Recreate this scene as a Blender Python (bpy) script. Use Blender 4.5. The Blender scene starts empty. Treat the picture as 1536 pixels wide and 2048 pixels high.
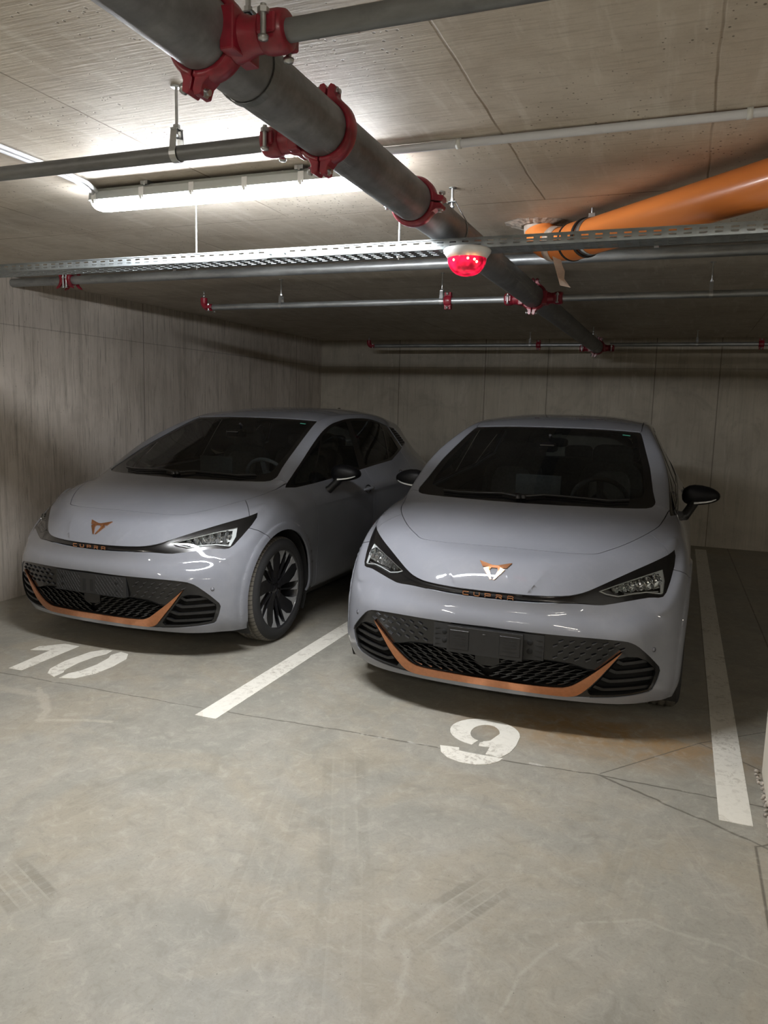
import bpy, bmesh, math, random
from mathutils import Vector, Matrix
from mathutils.bvhtree import BVHTree
random.seed(7)
C = bpy.context.scene.collection
SC = bpy.context.scene
PI = math.pi

# ------------------------------------------------------------------ camera
def make_camera():
    f, yaw, pitch, roll, h = 1519.96, .36896, .13620, -.02613, 1.5444
    cy, sy, cp, sp = math.cos(yaw), math.sin(yaw), math.cos(pitch), math.sin(pitch)
    fw = Vector((-sy*cp, cy*cp, -sp)); r = Vector((cy, sy, 0)); d = fw.cross(r)
    cr, sr = math.cos(roll), math.sin(roll)
    r2 = r*cr + d*sr; d2 = d*cr - r*sr
    cam = bpy.data.cameras.new('camera'); o = bpy.data.objects.new('camera', cam); C.objects.link(o)
    cam.sensor_fit = 'HORIZONTAL'; cam.sensor_width = 36.0; cam.lens = 36.0*f/1536.0
    cam.clip_start = .02; cam.clip_end = 100
    m = Matrix.Identity(4)
    for i in range(3):
        m[i][0] = r2[i]; m[i][1] = -d2[i]; m[i][2] = -fw[i]
    m[0][3] = 0; m[1][3] = 0; m[2][3] = h
    o.matrix_world = m
    SC.camera = o
make_camera()

# ------------------------------------------------------------------ world, exposure
w = bpy.data.worlds.new('world'); SC.world = w; w.use_nodes = True
w.node_tree.nodes['Background'].inputs[0].default_value = (.9, .93, 1, 1)
w.node_tree.nodes['Background'].inputs[1].default_value = .0
SC.view_settings.view_transform = 'Standard'; SC.view_settings.look = 'None'
SC.view_settings.gamma = 1.0; SC.view_settings.use_curve_mapping = False
SC.view_settings.exposure = 2.04
SC.cycles.use_denoising = True
SC.cycles.max_bounces = 8; SC.cycles.diffuse_bounces = 4; SC.cycles.glossy_bounces = 4
SC.cycles.transparent_max_bounces = 12; SC.cycles.transmission_bounces = 6
SC.cycles.caustics_reflective = False; SC.cycles.caustics_refractive = False
SC.cycles.sample_clamp_indirect = 6

LAMP_COOL = (.97, .98, 1.0)
LAMP_WARM = (1.0, .93, .82)
FRONT_LAMP = 55.0      # emission strength of the diffuser seen in the photograph
BAY_LAMP = 35.0
FILL_LAMP = 24.0       # unseen battens added along the garage to lift the ambient light
CEIL = 2.447; LEFT = -4.762; BACK = 9.741

# ------------------------------------------------------------------ helpers
def link(name, me, mat=None, parent=None):
    o = bpy.data.objects.new(name, me); C.objects.link(o)
    if mat is not None and not me.materials: me.materials.append(mat)
    if parent is not None: o.parent = parent
    return o
def tag(o, label=None, cat=None, group=None, kind=None):
    if label: o['label'] = label
    if cat: o['category'] = cat
    if group: o['group'] = group
    if kind: o['kind'] = kind
    return o
def empty(name, loc, label, cat, group=None, rot=(0,0,0)):
    o = bpy.data.objects.new(name, None); C.objects.link(o)
    o.location = loc; o.rotation_euler = rot; o.empty_display_size = .1
    return tag(o, label, cat, group)
class MB:
    """collects shapes into one mesh"""
    def __init__(s): s.v = []; s.f = []; s.sm = []
    def add(s, v, f, smooth=False):
        b = len(s.v); s.v += [Vector(p) for p in v]
        for q in f: s.f.append([b+i for i in q]); s.sm.append(smooth)
        return s
    def box(s, lo, hi, M=None):
        x0,y0,z0 = lo; x1,y1,z1 = hi
        v = [(x0,y0,z0),(x1,y0,z0),(x1,y1,z0),(x0,y1,z0),(x0,y0,z1),(x1,y0,z1),(x1,y1,z1),(x0,y1,z1)]
        if M is not None: v = [M @ Vector(p) for p in v]
        return s.add(v, [(0,3,2,1),(4,5,6,7),(0,1,5,4),(1,2,6,5),(2,3,7,6),(3,0,4,7)])
    def tube(s, path, r, n=16, caps=True, smooth=True):
        path = [Vector(p) for p in path]; rings = []
        rr = r if isinstance(r, (list, tuple)) else [r]*len(path)
        t0 = (path[1]-path[0]).normalized()
        up = Vector((0,0,1)) if abs(t0.z) < .9 else Vector((1,0,0))
        nrm = t0.cross(up).normalized(); prev = t0
        for i, p in enumerate(path):
            if i == 0: t = t0
            elif i == len(path)-1: t = (path[i]-path[i-1]).normalized()
            else: t = ((path[i+1]-path[i]).normalized() + (path[i]-path[i-1]).normalized()).normalized()
            q = prev.rotation_difference(t); nrm = q @ nrm; prev = t
            b = t.cross(nrm)
            rings.append([p + (nrm*math.cos(2*PI*k/n) + b*math.sin(2*PI*k/n))*rr[i] for k in range(n)])
        v = [p for g in rings for p in g]; f = []
        for i in range(len(path)-1):
            for k in range(n):
                f.append((i*n+k, i*n+(k+1)%n, (i+1)*n+(k+1)%n, (i+1)*n+k))
        s.add(v, f, smooth)
        if caps:
            s.add(rings[0], [tuple(range(n))[::-1]]); s.add(rings[-1], [tuple(range(n))])
        return s
    def cyl(s, a, b, r, n=16, smooth=True, caps=True): return s.tube([a, b], r, n, caps, smooth)
    def lathe(s, prof, n=32, M=None, smooth=True, closed=False, a0=0, a1=2*PI):
        """profile of (radius, height) turned about z, M places it"""
        full = abs(a1-a0-2*PI) < 1e-6; m = n if full else n+1
        v = []; L = len(prof)
        for k in range(m):
            a = a0 + (a1-a0)*k/n
            for r, h in prof: v.append(Vector((r*math.cos(a), r*math.sin(a), h)))
        if M is not None: v = [M @ p for p in v]
        f = []
        for k in range(n):
            k2 = (k+1) % m
            for i in range(L if closed else L-1):
                j = (i+1) % L
                f.append((k*L+i, k2*L+i, k2*L+j, k*L+j))
        if not full and closed: f += [tuple(range(L))[::-1], tuple(n*L+i for i in range(L))]
        return s.add(v, f, smooth)
    def prism(s, poly, z0, z1, M=None):
        """polygon in xy, thick along z"""
        n = len(poly); v = [Vector((p[0], p[1], z0)) for p in poly] + [Vector((p[0], p[1], z1)) for p in poly]
        if M is not None: v = [M @ p for p in v]
        a = sum(poly[i][0]*poly[(i+1)%n][1]-poly[(i+1)%n][0]*poly[i][1] for i in range(n))
        t = list(range(n)) if a > 0 else list(range(n))[::-1]
        f = [tuple(t[::-1]), tuple(n+i for i in t)]
        for i in range(n):
            a_, b_ = t[i], t[(i+1)%n]; f.append((a_, b_, n+b_, n+a_))
        return s.add(v, f)
    def mesh(s, name='mesh', bevel=0, seg=1):
        me = bpy.data.meshes.new(name); me.from_pydata([tuple(p) for p in s.v], [], s.f)
        me.polygons.foreach_set('use_smooth', s.sm); me.update()
        if bevel:
            bm = bmesh.new(); bm.from_mesh(me)
            ed = [e for e in bm.edges if len(e.link_faces) == 2 and e.calc_face_angle(0) > .6]
            bmesh.ops.bevel(bm, geom=ed, offset=bevel, segments=seg, affect='EDGES', profile=.5)
            bm.to_mesh(me); bm.free()
        return me
    def build(s, name, mat, parent=None, bevel=0, seg=1):
        return link(name, s.mesh(name, bevel, seg), mat, parent)
def frame(origin, zaxis, xhint=(1,0,0)):
    z = Vector(zaxis).normalized(); x = Vector(xhint); x = (x - z*x.dot(z)).normalized(); y = z.cross(x)
    m = Matrix.Identity(4)
    for i in range(3): m[i][0] = x[i]; m[i][1] = y[i]; m[i][2] = z[i]; m[i][3] = origin[i]
    return m

# ------------------------------------------------------------------ materials
class NT:
    """short hand for building node trees"""
    def __init__(s, name):
        s.m = bpy.data.materials.new(name); s.m.use_nodes = True; s.t = s.m.node_tree
        s.b = s.t.nodes['Principled BSDF']; s.out = s.t.nodes['Material Output']
        s.co = s.t.nodes.new('ShaderNodeTexCoord').outputs['Object']
    def n(s, typ, **kw):
        nd = s.t.nodes.new(typ)
        for k, v in kw.items(): setattr(nd, k, v)
        return nd
    def put(s, sock, v):
        if hasattr(v, 'is_output') or isinstance(v, bpy.types.NodeSocket): s.t.links.new(v, sock)
        else: sock.default_value = v
    def math(s, op, a, b=0.0, c=0.0, clamp=False):
        nd = s.n('ShaderNodeMath', operation=op, use_clamp=clamp)
        s.put(nd.inputs[0], a); s.put(nd.inputs[1], b)
        if len(nd.inputs) > 2: s.put(nd.inputs[2], c)
        return nd.outputs[0]
    def mix(s, f, a, b, kind='MIX'):
        nd = s.n('ShaderNodeMix', data_type='RGBA', blend_type=kind)
        s.put(nd.inputs[0], f); s.put(nd.inputs[6], a); s.put(nd.inputs[7], b)
        return nd.outputs[2]
    def ramp(s, v, *stops):
        nd = s.n('ShaderNodeValToRGB'); cr = nd.color_ramp
        while len(cr.elements) < len(stops): cr.elements.new(.5)
        for e, (p, c) in zip(cr.elements, stops):
            e.position = p; e.color = c if isinstance(c, tuple) and len(c) == 4 else ((*c, 1) if isinstance(c, tuple) else (c, c, c, 1))
        s.put(nd.inputs[0], v); return nd.outputs[0]
    def noise(s, scale, detail=4, rough=.55, vec=None, dist=0.0, dim='3D'):
        nd = s.n('ShaderNodeTexNoise', noise_dimensions=dim)
        nd.inputs['Scale'].default_value = scale; nd.inputs['Detail'].default_value = detail
        nd.inputs['Roughness'].default_value = rough; nd.inputs['Distortion'].default_value = dist
        s.put(nd.inputs['Vector'], vec if vec is not None else s.co); return nd.outputs[0]
    def voro(s, scale, vec=None, feature='F1', rand=1.0):
        nd = s.n('ShaderNodeTexVoronoi', feature=feature); nd.inputs['Scale'].default_value = scale
        nd.inputs['Randomness'].default_value = rand
        s.put(nd.inputs['Vector'], vec if vec is not None else s.co); return nd.outputs['Distance']
    def map(s, scale=(1,1,1), rot=(0,0,0), loc=(0,0,0)):
        nd = s.n('ShaderNodeMapping'); s.put(nd.inputs[0], s.co)
        nd.inputs['Scale'].default_value = scale; nd.inputs['Rotation'].default_value = rot; nd.inputs['Location'].default_value = loc
        return nd.outputs[0]
    def xyz(s, vec=None):
        nd = s.n('ShaderNodeSeparateXYZ'); s.put(nd.inputs[0], vec if vec is not None else s.co); return nd.outputs
    def bump(s, h, strength=.3, dist=.01):
        nd = s.n('ShaderNodeBump'); nd.inputs['Strength'].default_value = strength; nd.inputs['Distance'].default_value = dist
        s.put(nd.inputs['Height'], h); s.put(s.b.inputs['Normal'], nd.outputs[0]); return nd
    def seg(s, x, y, a, b, width, soft=.3):
        """1 on a line from a to b of the given half width, else 0"""
        ax, ay = a; bx, by = b; dx, dy = bx-ax, by-ay; L2 = dx*dx+dy*dy
        px = s.math('SUBTRACT', x, ax); py = s.math('SUBTRACT', y, ay)
        t = s.math('DIVIDE', s.math('ADD', s.math('MULTIPLY', px, dx), s.math('MULTIPLY', py, dy)), L2, clamp=True)
        ex = s.math('SUBTRACT', px, s.math('MULTIPLY', t, dx)); ey = s.math('SUBTRACT', py, s.math('MULTIPLY', t, dy))
        d = s.math('SQRT', s.math('ADD', s.math('MULTIPLY', ex, ex), s.math('MULTIPLY', ey, ey)))
        mr = s.n('ShaderNodeMapRange'); s.put(mr.inputs[0], d)
        mr.inputs[1].default_value = width*(1-soft); mr.inputs[2].default_value = width*(1+soft)
        mr.inputs[3].default_value = 1; mr.inputs[4].default_value = 0
        return mr.outputs[0]
    def base(s, col=None, rough=None, metal=None, coat=None, coat_r=None, spec=None):
        i = s.b.inputs
        if col is not None: s.put(i['Base Color'], (*col, 1) if isinstance(col, tuple) and len(col) == 3 else col)
        if rough is not None: s.put(i['Roughness'], rough)
        if metal is not None: s.put(i['Metallic'], metal)
        if coat is not None: s.put(i['Coat Weight'], coat)
        if coat_r is not None: s.put(i['Coat Roughness'], coat_r)
        if spec is not None: s.put(i['Specular IOR Level'], spec)
        return s.m
def plain(name, col, rough=.5, metal=0.0, coat=0.0, coat_r=.05, wear=.12, scale=14):
    t = NT(name)
    k = t.noise(scale, 3)
    c = t.mix(t.ramp(k, (.3, 0.0), (.7, 1.0)), tuple(x*(1-wear) for x in col)+(1,), tuple(min(1, x*(1+wear)) for x in col)+(1,))
    return t.base(c, rough, metal, coat, coat_r)
def emitter(name, col, strength):
    m = bpy.data.materials.new(name); m.use_nodes = True; t = m.node_tree
    t.nodes.remove(t.nodes['Principled BSDF']); e = t.nodes.new('ShaderNodeEmission')
    e.inputs[0].default_value = (*col, 1); e.inputs[1].default_value = strength
    t.links.new(e.outputs[0], t.nodes['Material Output'].inputs[0]); return m
def glass(name, tint, reflect=1.0, rough=.0, ior=1.5, haze=0.0):
    """thin see-through pane: tinted, reflecting more at grazing angles"""
    m = bpy.data.materials.new(name); m.use_nodes = True; t = m.node_tree
    t.nodes.remove(t.nodes['Principled BSDF'])
    tr = t.nodes.new('ShaderNodeBsdfTransparent'); tr.inputs[0].default_value = (*tint, 1)
    gl = t.nodes.new('ShaderNodeBsdfGlossy'); gl.inputs['Roughness'].default_value = rough
    gl.inputs[0].default_value = (reflect, reflect, reflect, 1)
    fr = t.nodes.new('ShaderNodeFresnel'); fr.inputs[0].default_value = ior
    mx = t.nodes.new('ShaderNodeMixShader')
    t.links.new(fr.outputs[0], mx.inputs[0]); t.links.new(tr.outputs[0], mx.inputs[1]); t.links.new(gl.outputs[0], mx.inputs[2])
    last = mx.outputs[0]
    if haze:
        df = t.nodes.new('ShaderNodeBsdfDiffuse'); df.inputs[0].default_value = (.25, .25, .25, 1)
        no = t.nodes.new('ShaderNodeTexNoise'); no.inputs['Scale'].default_value = 9; no.inputs['Detail'].default_value = 6
        ml = t.nodes.new('ShaderNodeMath'); ml.operation = 'MULTIPLY'; ml.inputs[1].default_value = haze
        t.links.new(no.outputs[0], ml.inputs[0])
        m2 = t.nodes.new('ShaderNodeMixShader'); t.links.new(ml.outputs[0], m2.inputs[0])
        t.links.new(last, m2.inputs[1]); t.links.new(df.outputs[0], m2.inputs[2]); last = m2.outputs[0]
    t.links.new(last, t.nodes['Material Output'].inputs[0]); return m

def concrete_floor():
    t = NT('trowelled_concrete_floor')
    x, y, z = t.xyz()
    n1 = t.noise(.55, 5, .6, dist=.6); n2 = t.noise(3.2, 8, .65, dist=1.2); n3 = t.noise(38, 4, .6)
    c = t.ramp(n1, (.30, (.247,.239,.205)), (.50, (.293,.281,.243)), (.72, (.327,.313,.268)))
    c = t.mix(t.math('MULTIPLY', t.ramp(n2, (.42, 0.0), (.66, 1.0)), .30), c, (.331,.312,.262,1))
    c = t.mix(t.math('MULTIPLY', t.ramp(n2, (.30, 1.0), (.46, 0.0)), .42), c, (.167,.158,.131,1))
    m1 = t.noise(1.3, 6, .65, vec=t.map((1,1,1), loc=(3.3,1.7,0)), dist=1.0); m2 = t.noise(2.1, 7, .7, vec=t.map((1,.8,1), loc=(9.1,4.2,0)), dist=1.4)
    c = t.mix(t.math('MULTIPLY', t.ramp(m1, (.47, 0.0), (.60, 1.0)), .38), c, (.350,.300,.217,1))
    c = t.mix(t.math('MULTIPLY', t.ramp(m1, (.36, 1.0), (.48, 0.0)), .35), c, (.228,.232,.209,1))
    c = t.mix(t.math('MULTIPLY', t.ramp(m2, (.52, 0.0), (.66, 1.0)), .30), c, (.380,.361,.319,1))
    sc_ = t.noise(22, 5, .7, vec=t.map((1,.22,1), (0,0,.9)), dist=.4)
    c = t.mix(t.math('MULTIPLY', t.ramp(sc_, (.60, 0.0), (.72, 1.0)), .20), c, (.418,.403,.357,1))
    # pale cement streaks
    st = t.noise(1.5, 9, .7, vec=t.map((1.0,.45,1), (0,0,.5)), dist=2.5)
    c = t.mix(t.math('MULTIPLY', t.ramp(st, (.545, 0.0), (.56, 1.0), (.585, 0.0)), .15), c, (.395,.380,.334,1))
    c = t.mix(t.math('MULTIPLY', t.ramp(n3, (.62, 0.0), (.80, 1.0)), .10), c, (.380,.365,.319,1))
    # brown damp stains in front of the nearer stall
    dx = t.math('SUBTRACT', x, -.22); dy = t.math('SUBTRACT', y, 3.68)
    rr = t.math('SQRT', t.math('ADD', t.math('MULTIPLY', dx, dx), t.math('MULTIPLY', t.math('MULTIPLY', dy, dy), 7.0)))
    stn = t.math('MULTIPLY', t.ramp(rr, (.25, 1.0), (1.0, 0.0)), t.ramp(t.noise(5, 6, .6, dist=1.5), (.30, .25), (.60, 1.0)))
    c = t.mix(t.math('MULTIPLY', stn, .95), c, (.30,.185,.080,1))
    # tyre tracks rubbed into the dust: shoulder blocks, ribs and herringbone
    soft = t.noise(2.6, 4, .6)
    def track(a, b, w, amt, c, herring=0.0, tone=(.152,.144,.118,1), line=(.380,.361,.312,1)):
        dx, dy = b[0]-a[0], b[1]-a[1]; L = math.hypot(dx, dy); dx /= L; dy /= L
        px = t.math('SUBTRACT', x, a[0]); py = t.math('SUBTRACT', y, a[1])
        v = t.math('ADD', t.math('MULTIPLY', px, dx), t.math('MULTIPLY', py, dy))
        u = t.math('DIVIDE', t.math('SUBTRACT', t.math('MULTIPLY', px, dy), t.math('MULTIPLY', py, dx)), w)
        au = t.math('ABSOLUTE', u)
        band = t.math('MULTIPLY', t.ramp(au, (.90, 1.0), (1.0, 0.0)), t.math('MULTIPLY', t.ramp(t.math('DIVIDE', v, L), (.0, 0.0), (.18, 1.0)), t.ramp(t.math('DIVIDE', v, L), (.80, 1.0), (1.0, 0.0))))
        ph = t.math('FRACT', t.math('ADD', t.math('MULTIPLY', v, 30.0), t.math('MULTIPLY', au, herring)))
        rib = t.ramp(ph, (.0, 1.0), (.22, 0.0))
        grv = t.math('LESS_THAN', t.math('ABSOLUTE', t.math('SUBTRACT', au, .5)), .045)
        grv = t.math('MAXIMUM', grv, t.math('LESS_THAN', au, .05))
        fade = t.math('MULTIPLY', band, t.ramp(soft, (.36, .15), (.58, 1.0)))
        shd = t.math('MULTIPLY', fade, t.math('ADD', .45, t.math('MULTIPLY', t.math('GREATER_THAN', au, .55), .55)))
        c = t.mix(t.math('MULTIPLY', shd, amt), c, tone)
        lit = t.math('MAXIMUM', t.math('MULTIPLY', rib, .7), grv)
        return t.mix(t.math('MULTIPLY', t.math('MULTIPLY', fade, lit), amt*.8), c, line)
    c = track((-1.36,3.08), (-.94,2.15), .095, .24, c, 3.0)
    c = track((-.99,2.30), (-.66,1.50), .095, .24, c, 3.0)
    c = track((-1.43,2.72), (-1.06,1.62), .090, .22, c)
    c = track((-.44,2.36), (-.68,1.86), .075, .50, c)
    c = track((-2.02,1.74), (-1.72,1.62), .080, .65, c)
    c = track((.03,3.04), (.34,2.28), .060, .28, c, 0, (.380,.353,.304,1), (.426,.403,.350,1))
    c = track((-.01,2.95), (-.10,2.02), .085, .22, c, 0, (.205,.205,.179,1))
    c = track((-2.20,1.70), (-1.93,2.60), .070, .16, c)
    c = track((-1.55,1.63), (-.95,1.53), .050, .16, c, 0, (.205,.198,.167,1), (.418,.403,.357,1))
    c = track((-.58,2.62), (-.42,3.05), .050, .2, c, 0, (.395,.357,.266,1), (.426,.403,.350,1))
    # thin pale scrapes and a dried cement trickle
    wb2 = t.math('MULTIPLY', t.math('SUBTRACT', t.noise(3.5, 3), .5), .09)
    x2 = t.math('ADD', x, wb2); y2 = t.math('ADD', y, wb2); pale = None
    for a, b, wd in (((-.20,2.20),(-.01,2.306),.005),((-.01,2.306),(.19,2.295),.005),((.19,2.295),(.36,2.22),.005),((-.236,2.09),(-.31,1.93),.006),((-.31,1.93),(-.33,1.78),.005),
                     ((-.62,1.90),(-.58,1.74),.010),((-.72,2.0),(-.71,1.92),.012),((-.60,2.12),(-.63,2.02),.012),((-.45,1.92),(-.44,1.80),.006)):
        s_ = t.seg(x2, y2, a, b, wd, .7); pale = s_ if pale is None else t.math('MAXIMUM', pale, s_)
    c = t.mix(t.math('MULTIPLY', pale, .28), c, (.471,.456,.410,1))
    tr_ = None
    for a, b, wd in (((-3.40,2.93),(-3.07,2.915),.030),((-3.07,2.915),(-2.86,2.80),.022),((-2.86,2.80),(-2.79,2.69),.022),((-2.79,2.69),(-2.48,2.81),.015),((-3.13,3.0),(-3.0,2.90),.014)):
        s_ = t.seg(x2, y2, a, b, wd, .4); tr_ = s_ if tr_ is None else t.math('MAXIMUM', tr_, s_)
    c = t.mix(t.math('MULTIPLY', tr_, .50), c, (.456,.418,.350,1))
    # joints and cracks
    wob = t.math('MULTIPLY', t.math('SUBTRACT', t.noise(7, 3), .5), .035)
    xw = t.math('ADD', x, wob); yw = t.math('ADD', y, wob)
    segs = [((-4.7,2.99),(-3.51,3.09),.004),((-3.51,3.09),(-2.19,3.135),.004),((-2.19,3.135),(-1.38,3.19),.006),((-1.38,3.19),(-.55,3.205),.007),
            ((-.55,3.205),(-.22,3.235),.006),((-.22,3.235),(.50,3.225),.006),((-.22,3.235),(.50,2.86),.008),((-.22,3.25),(.19,3.77),.004),
            ((.19,3.77),(.50,4.05),.004),((.19,3.76),(.43,3.58),.005),((.36,2.90),(.50,3.02),.006),((.36,2.90),(.36,2.3),.006),((.60,9.7),(.66,5.0),.006)]
    crk = None
    for a, b, wd in segs:
        s_ = t.seg(xw if wd != .006 else x, yw, a, b, wd*.75, .5)
        crk = s_ if crk is None else t.math('MAXIMUM', crk, s_)
    c = t.mix(t.math('MULTIPLY', crk, .75), c, (.076,.068,.053,1))
    # white filler along the middle joint
    fil = t.seg(xw, t.math('ADD', yw, .006), (-1.40,3.19), (-.30,3.235), .009, .6)
    c = t.mix(t.math('MULTIPLY', fil, t.ramp(t.noise(11, 4, .6), (.50, 0.0), (.60, .8))), c, (.547,.532,.486,1))
    g1 = t.noise(95, 3, .7); g2 = t.noise(14, 7, .75, dist=.8)
    c = t.mix(t.math('MULTIPLY', t.ramp(g1, (.52, 0.0), (.70, 1.0)), .30), c, (.17,.155,.125,1))
    c = t.mix(t.math('MULTIPLY', t.ramp(g2, (.52, 0.0), (.66, 1.0)), .34), c, (.46,.44,.385,1))
    c = t.mix(t.math('MULTIPLY', t.ramp(g2, (.34, 1.0), (.47, 0.0)), .40), c, (.19,.18,.15,1))
    # specks of grit
    sp = t.voro(26); c = t.mix(t.ramp(sp, (.035, .8), (.05, 0.0)), c, (.068,.061,.053,1))
    t.bump(t.math('ADD', t.math('MULTIPLY', n2, .6), t.math('SUBTRACT', t.math('MULTIPLY', n3, .3), crk)), .22, .006)
    return t.base(c, t.ramp(n2, (.3, .42), (.7, .60)), spec=.45)
def concrete_ceiling():
    t = NT('board_marked_concrete_ceiling')
    x, y, z = t.xyz()
    n1 = t.noise(.9, 5, .6, dist=.4); n2 = t.noise(6, 6, .6)
    c = t.ramp(n1, (.30, (.53,.475,.40)), (.55, (.615,.56,.48)), (.75, (.66,.615,.54)))
    c = t.mix(t.math('MULTIPLY', t.ramp(n2, (.35, 1.0), (.52, 0.0)), .35), c, (.38,.335,.275,1))
    dirt = t.noise(2.3, 7, .7, vec=t.map((1,1,1), loc=(5,3,0)), dist=1.2)
    c = t.mix(t.math('MULTIPLY', t.ramp(dirt, (.50, 0.0), (.66, 1.0)), .38), c, (.40,.34,.265,1))
    gr = t.noise(120, 3, .7); c = t.mix(t.math('MULTIPLY', t.ramp(gr, (.55, 0.0), (.72, 1.0)), .22), c, (.30,.26,.21,1))
    # long fine streaks from the shuttering boards
    st = t.noise(9, 5, .6, vec=t.map((2.2,.22,1), (0,0,.42)))
    c = t.mix(t.math('MULTIPLY', t.ramp(st, (.54, 0.0), (.66, 1.0)), .45), c, (.74,.70,.63,1))
    st2 = t.noise(60, 3, .6, vec=t.map((.10,1.4,1), (0,0,.42)))
    c = t.mix(t.math('MULTIPLY', t.ramp(st2, (.54, 0.0), (.66, 1.0)), .30), c, (.30,.255,.20,1))
    # rusty patch by the drain
    dx = t.math('SUBTRACT', x, -.45); dy = t.math('SUBTRACT', y, 3.35)
    rr = t.math('SQRT', t.math('ADD', t.math('MULTIPLY', dx, dx), t.math('MULTIPLY', t.math('MULTIPLY', dy, dy), 1.5)))
    c = t.mix(t.math('MULTIPLY', t.ramp(rr, (.1, 1.0), (1.1, 0.0)), .45), c, (.50,.36,.22,1))
    # blow holes, in clusters
    clus = t.ramp(t.noise(1.6, 4, .6), (.45, 0.0), (.62, 1.0))
    v = t.math('ADD', t.voro(42, t.map((1,.8,1), (0,0,.3))), t.math('MULTIPLY', t.math('SUBTRACT', 1.0, clus), .12))
    pit = t.ramp(v, (.13, 1.0), (.20, 0.0))
    v2 = t.ramp(t.math('ADD', t.voro(13, t.map((1.6,.9,1))), t.math('MULTIPLY', t.math('SUBTRACT', 1.0, t.ramp(t.noise(2.4,3), (.50,0.0),(.60,1.0))), .1)), (.06, 1.0), (.09, 0.0))
    c = t.mix(t.math('MULTIPLY', t.math('MAXIMUM', pit, v2), .8), c, (.105,.085,.06,1))
    # board joints
    jn = None
    L = [((-9,.4),(9,.4)),((-9,3.42),(9,3.42)),((-9,5.55),(9,5.55)),((-9,7.4),(9,7.4)),((-3.1,-3),(-3.1,9.7)),((-1.85,-3),(-1.85,3.4)),((-1.3,3.42),(-1.3,9.7)),
         ((-.62,-3),(-.62,3.42)),((.02,-3),(.02,3.42)),((.6,3.4),(.6,9.7)),((1.4,-3),(1.4,9.7)),((-2.6,3.42),(-2.6,9.7))]
    wb = t.math('MULTIPLY', t.math('SUBTRACT', t.noise(3, 3), .5), .02)
    for a, b in L:
        s_ = t.seg(t.math('ADD', x, wb), t.math('ADD', y, wb), a, b, .0035, .5); jn = s_ if jn is None else t.math('MAXIMUM', jn, s_)
    jm = t.math('MULTIPLY', jn, t.ramp(t.noise(1.3, 3), (.35, .25), (.6, .9)))
    c = t.mix(jm, c, (.17,.12,.075,1))
    t.bump(t.math('SUBTRACT', t.math('MULTIPLY', st2, .8), t.math('ADD', t.math('MAXIMUM', pit, v2), jn)), .22, .006)
    return t.base(c, .62, spec=.35)
def concrete_wall(name, along, joints, tone=(1,1,1), coarse=1.0):
    """cast wall with upright board marks; along = 0 if it runs along x, 1 along y"""
    t = NT(name); x, y, z = t.xyz(); u = x if along == 0 else y
    sc = (1,1,.09) 
    n0 = t.noise(1.1, 5, .6, dist=.5)
    c = t.ramp(n0, (.30, tuple(a*b for a, b in zip((.40,.370,.320), tone))), (.55, tuple(a*b for a, b in zip((.50,.468,.410), tone))), (.75, tuple(a*b for a, b in zip((.58,.548,.485), tone))))
    s1 = t.noise(12*coarse, 7, .7, vec=t.map((1,1,.07)), dist=.35); s2 = t.noise(46*coarse, 5, .65, vec=t.map((1,1,.045)), dist=.6)
    c = t.mix(t.math('MULTIPLY', t.ramp(s1, (.34, 1.0), (.50, 0.0)), .50 if along else .28), c, (.27,.245,.205,1))
    c = t.mix(t.math('MULTIPLY', t.ramp(s2, (.55, 0.0), (.64, 1.0)), .55 if along else .20), c, (.20,.18,.15,1))
    c = t.mix(t.math('MULTIPLY', t.ramp(s1, (.60, 0.0), (.70, 1.0)), .40), c, (.64,.61,.55,1))
    # pale drips that start under the ceiling
    dr = t.noise(16, 5, .7, vec=t.map((1,1,.10), loc=(3,1,0)), dist=1.0)
    dz = t.ramp(t.math('DIVIDE', z, CEIL), (.55, 0.0), (.95, 1.0))
    c = t.mix(t.math('MULTIPLY', t.math('MULTIPLY', t.ramp(dr, (.60, 0.0), (.64, 1.0)), dz), .55), c, (.68,.65,.59,1))
    blot = t.noise(3.4, 6, .65, vec=t.map((1,1,.6 if along else .9), loc=(7,2,1)), dist=.8)
    c = t.mix(t.math('MULTIPLY', t.ramp(blot, (.50, 0.0), (.66, 1.0)), .30 if along else .42), c, (.30,.27,.225,1))
    h = None
    for j in joints:
        d = t.math('ABSOLUTE', t.math('SUBTRACT', u, j)); g = t.math('LESS_THAN', d, .006); h = g if h is None else t.math('MAXIMUM', h, g)
    if h is None: h = t.math('MULTIPLY', u, 0.0)
    zj = t.math('LESS_THAN', t.math('ABSOLUTE', t.math('SUBTRACT', z, 2.09)), .004 if along else .006)
    jj = t.math('MAXIMUM', h, t.math('MULTIPLY', zj, .6))
    c = t.mix(t.math('MULTIPLY', jj, .6), c, (.10,.085,.07,1))
    pit = t.ramp(t.voro(22, t.map((1,1,.7))), (.05, 1.0), (.075, 0.0)); c = t.mix(t.math('MULTIPLY', pit, .6), c, (.08,.07,.055,1))
    t.bump(t.math('SUBTRACT', t.math('ADD', s1, t.math('MULTIPLY', s2, .7)), t.math('ADD', jj, pit)), .35, .008)
    return t.base(c, .66, spec=.3)
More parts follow.
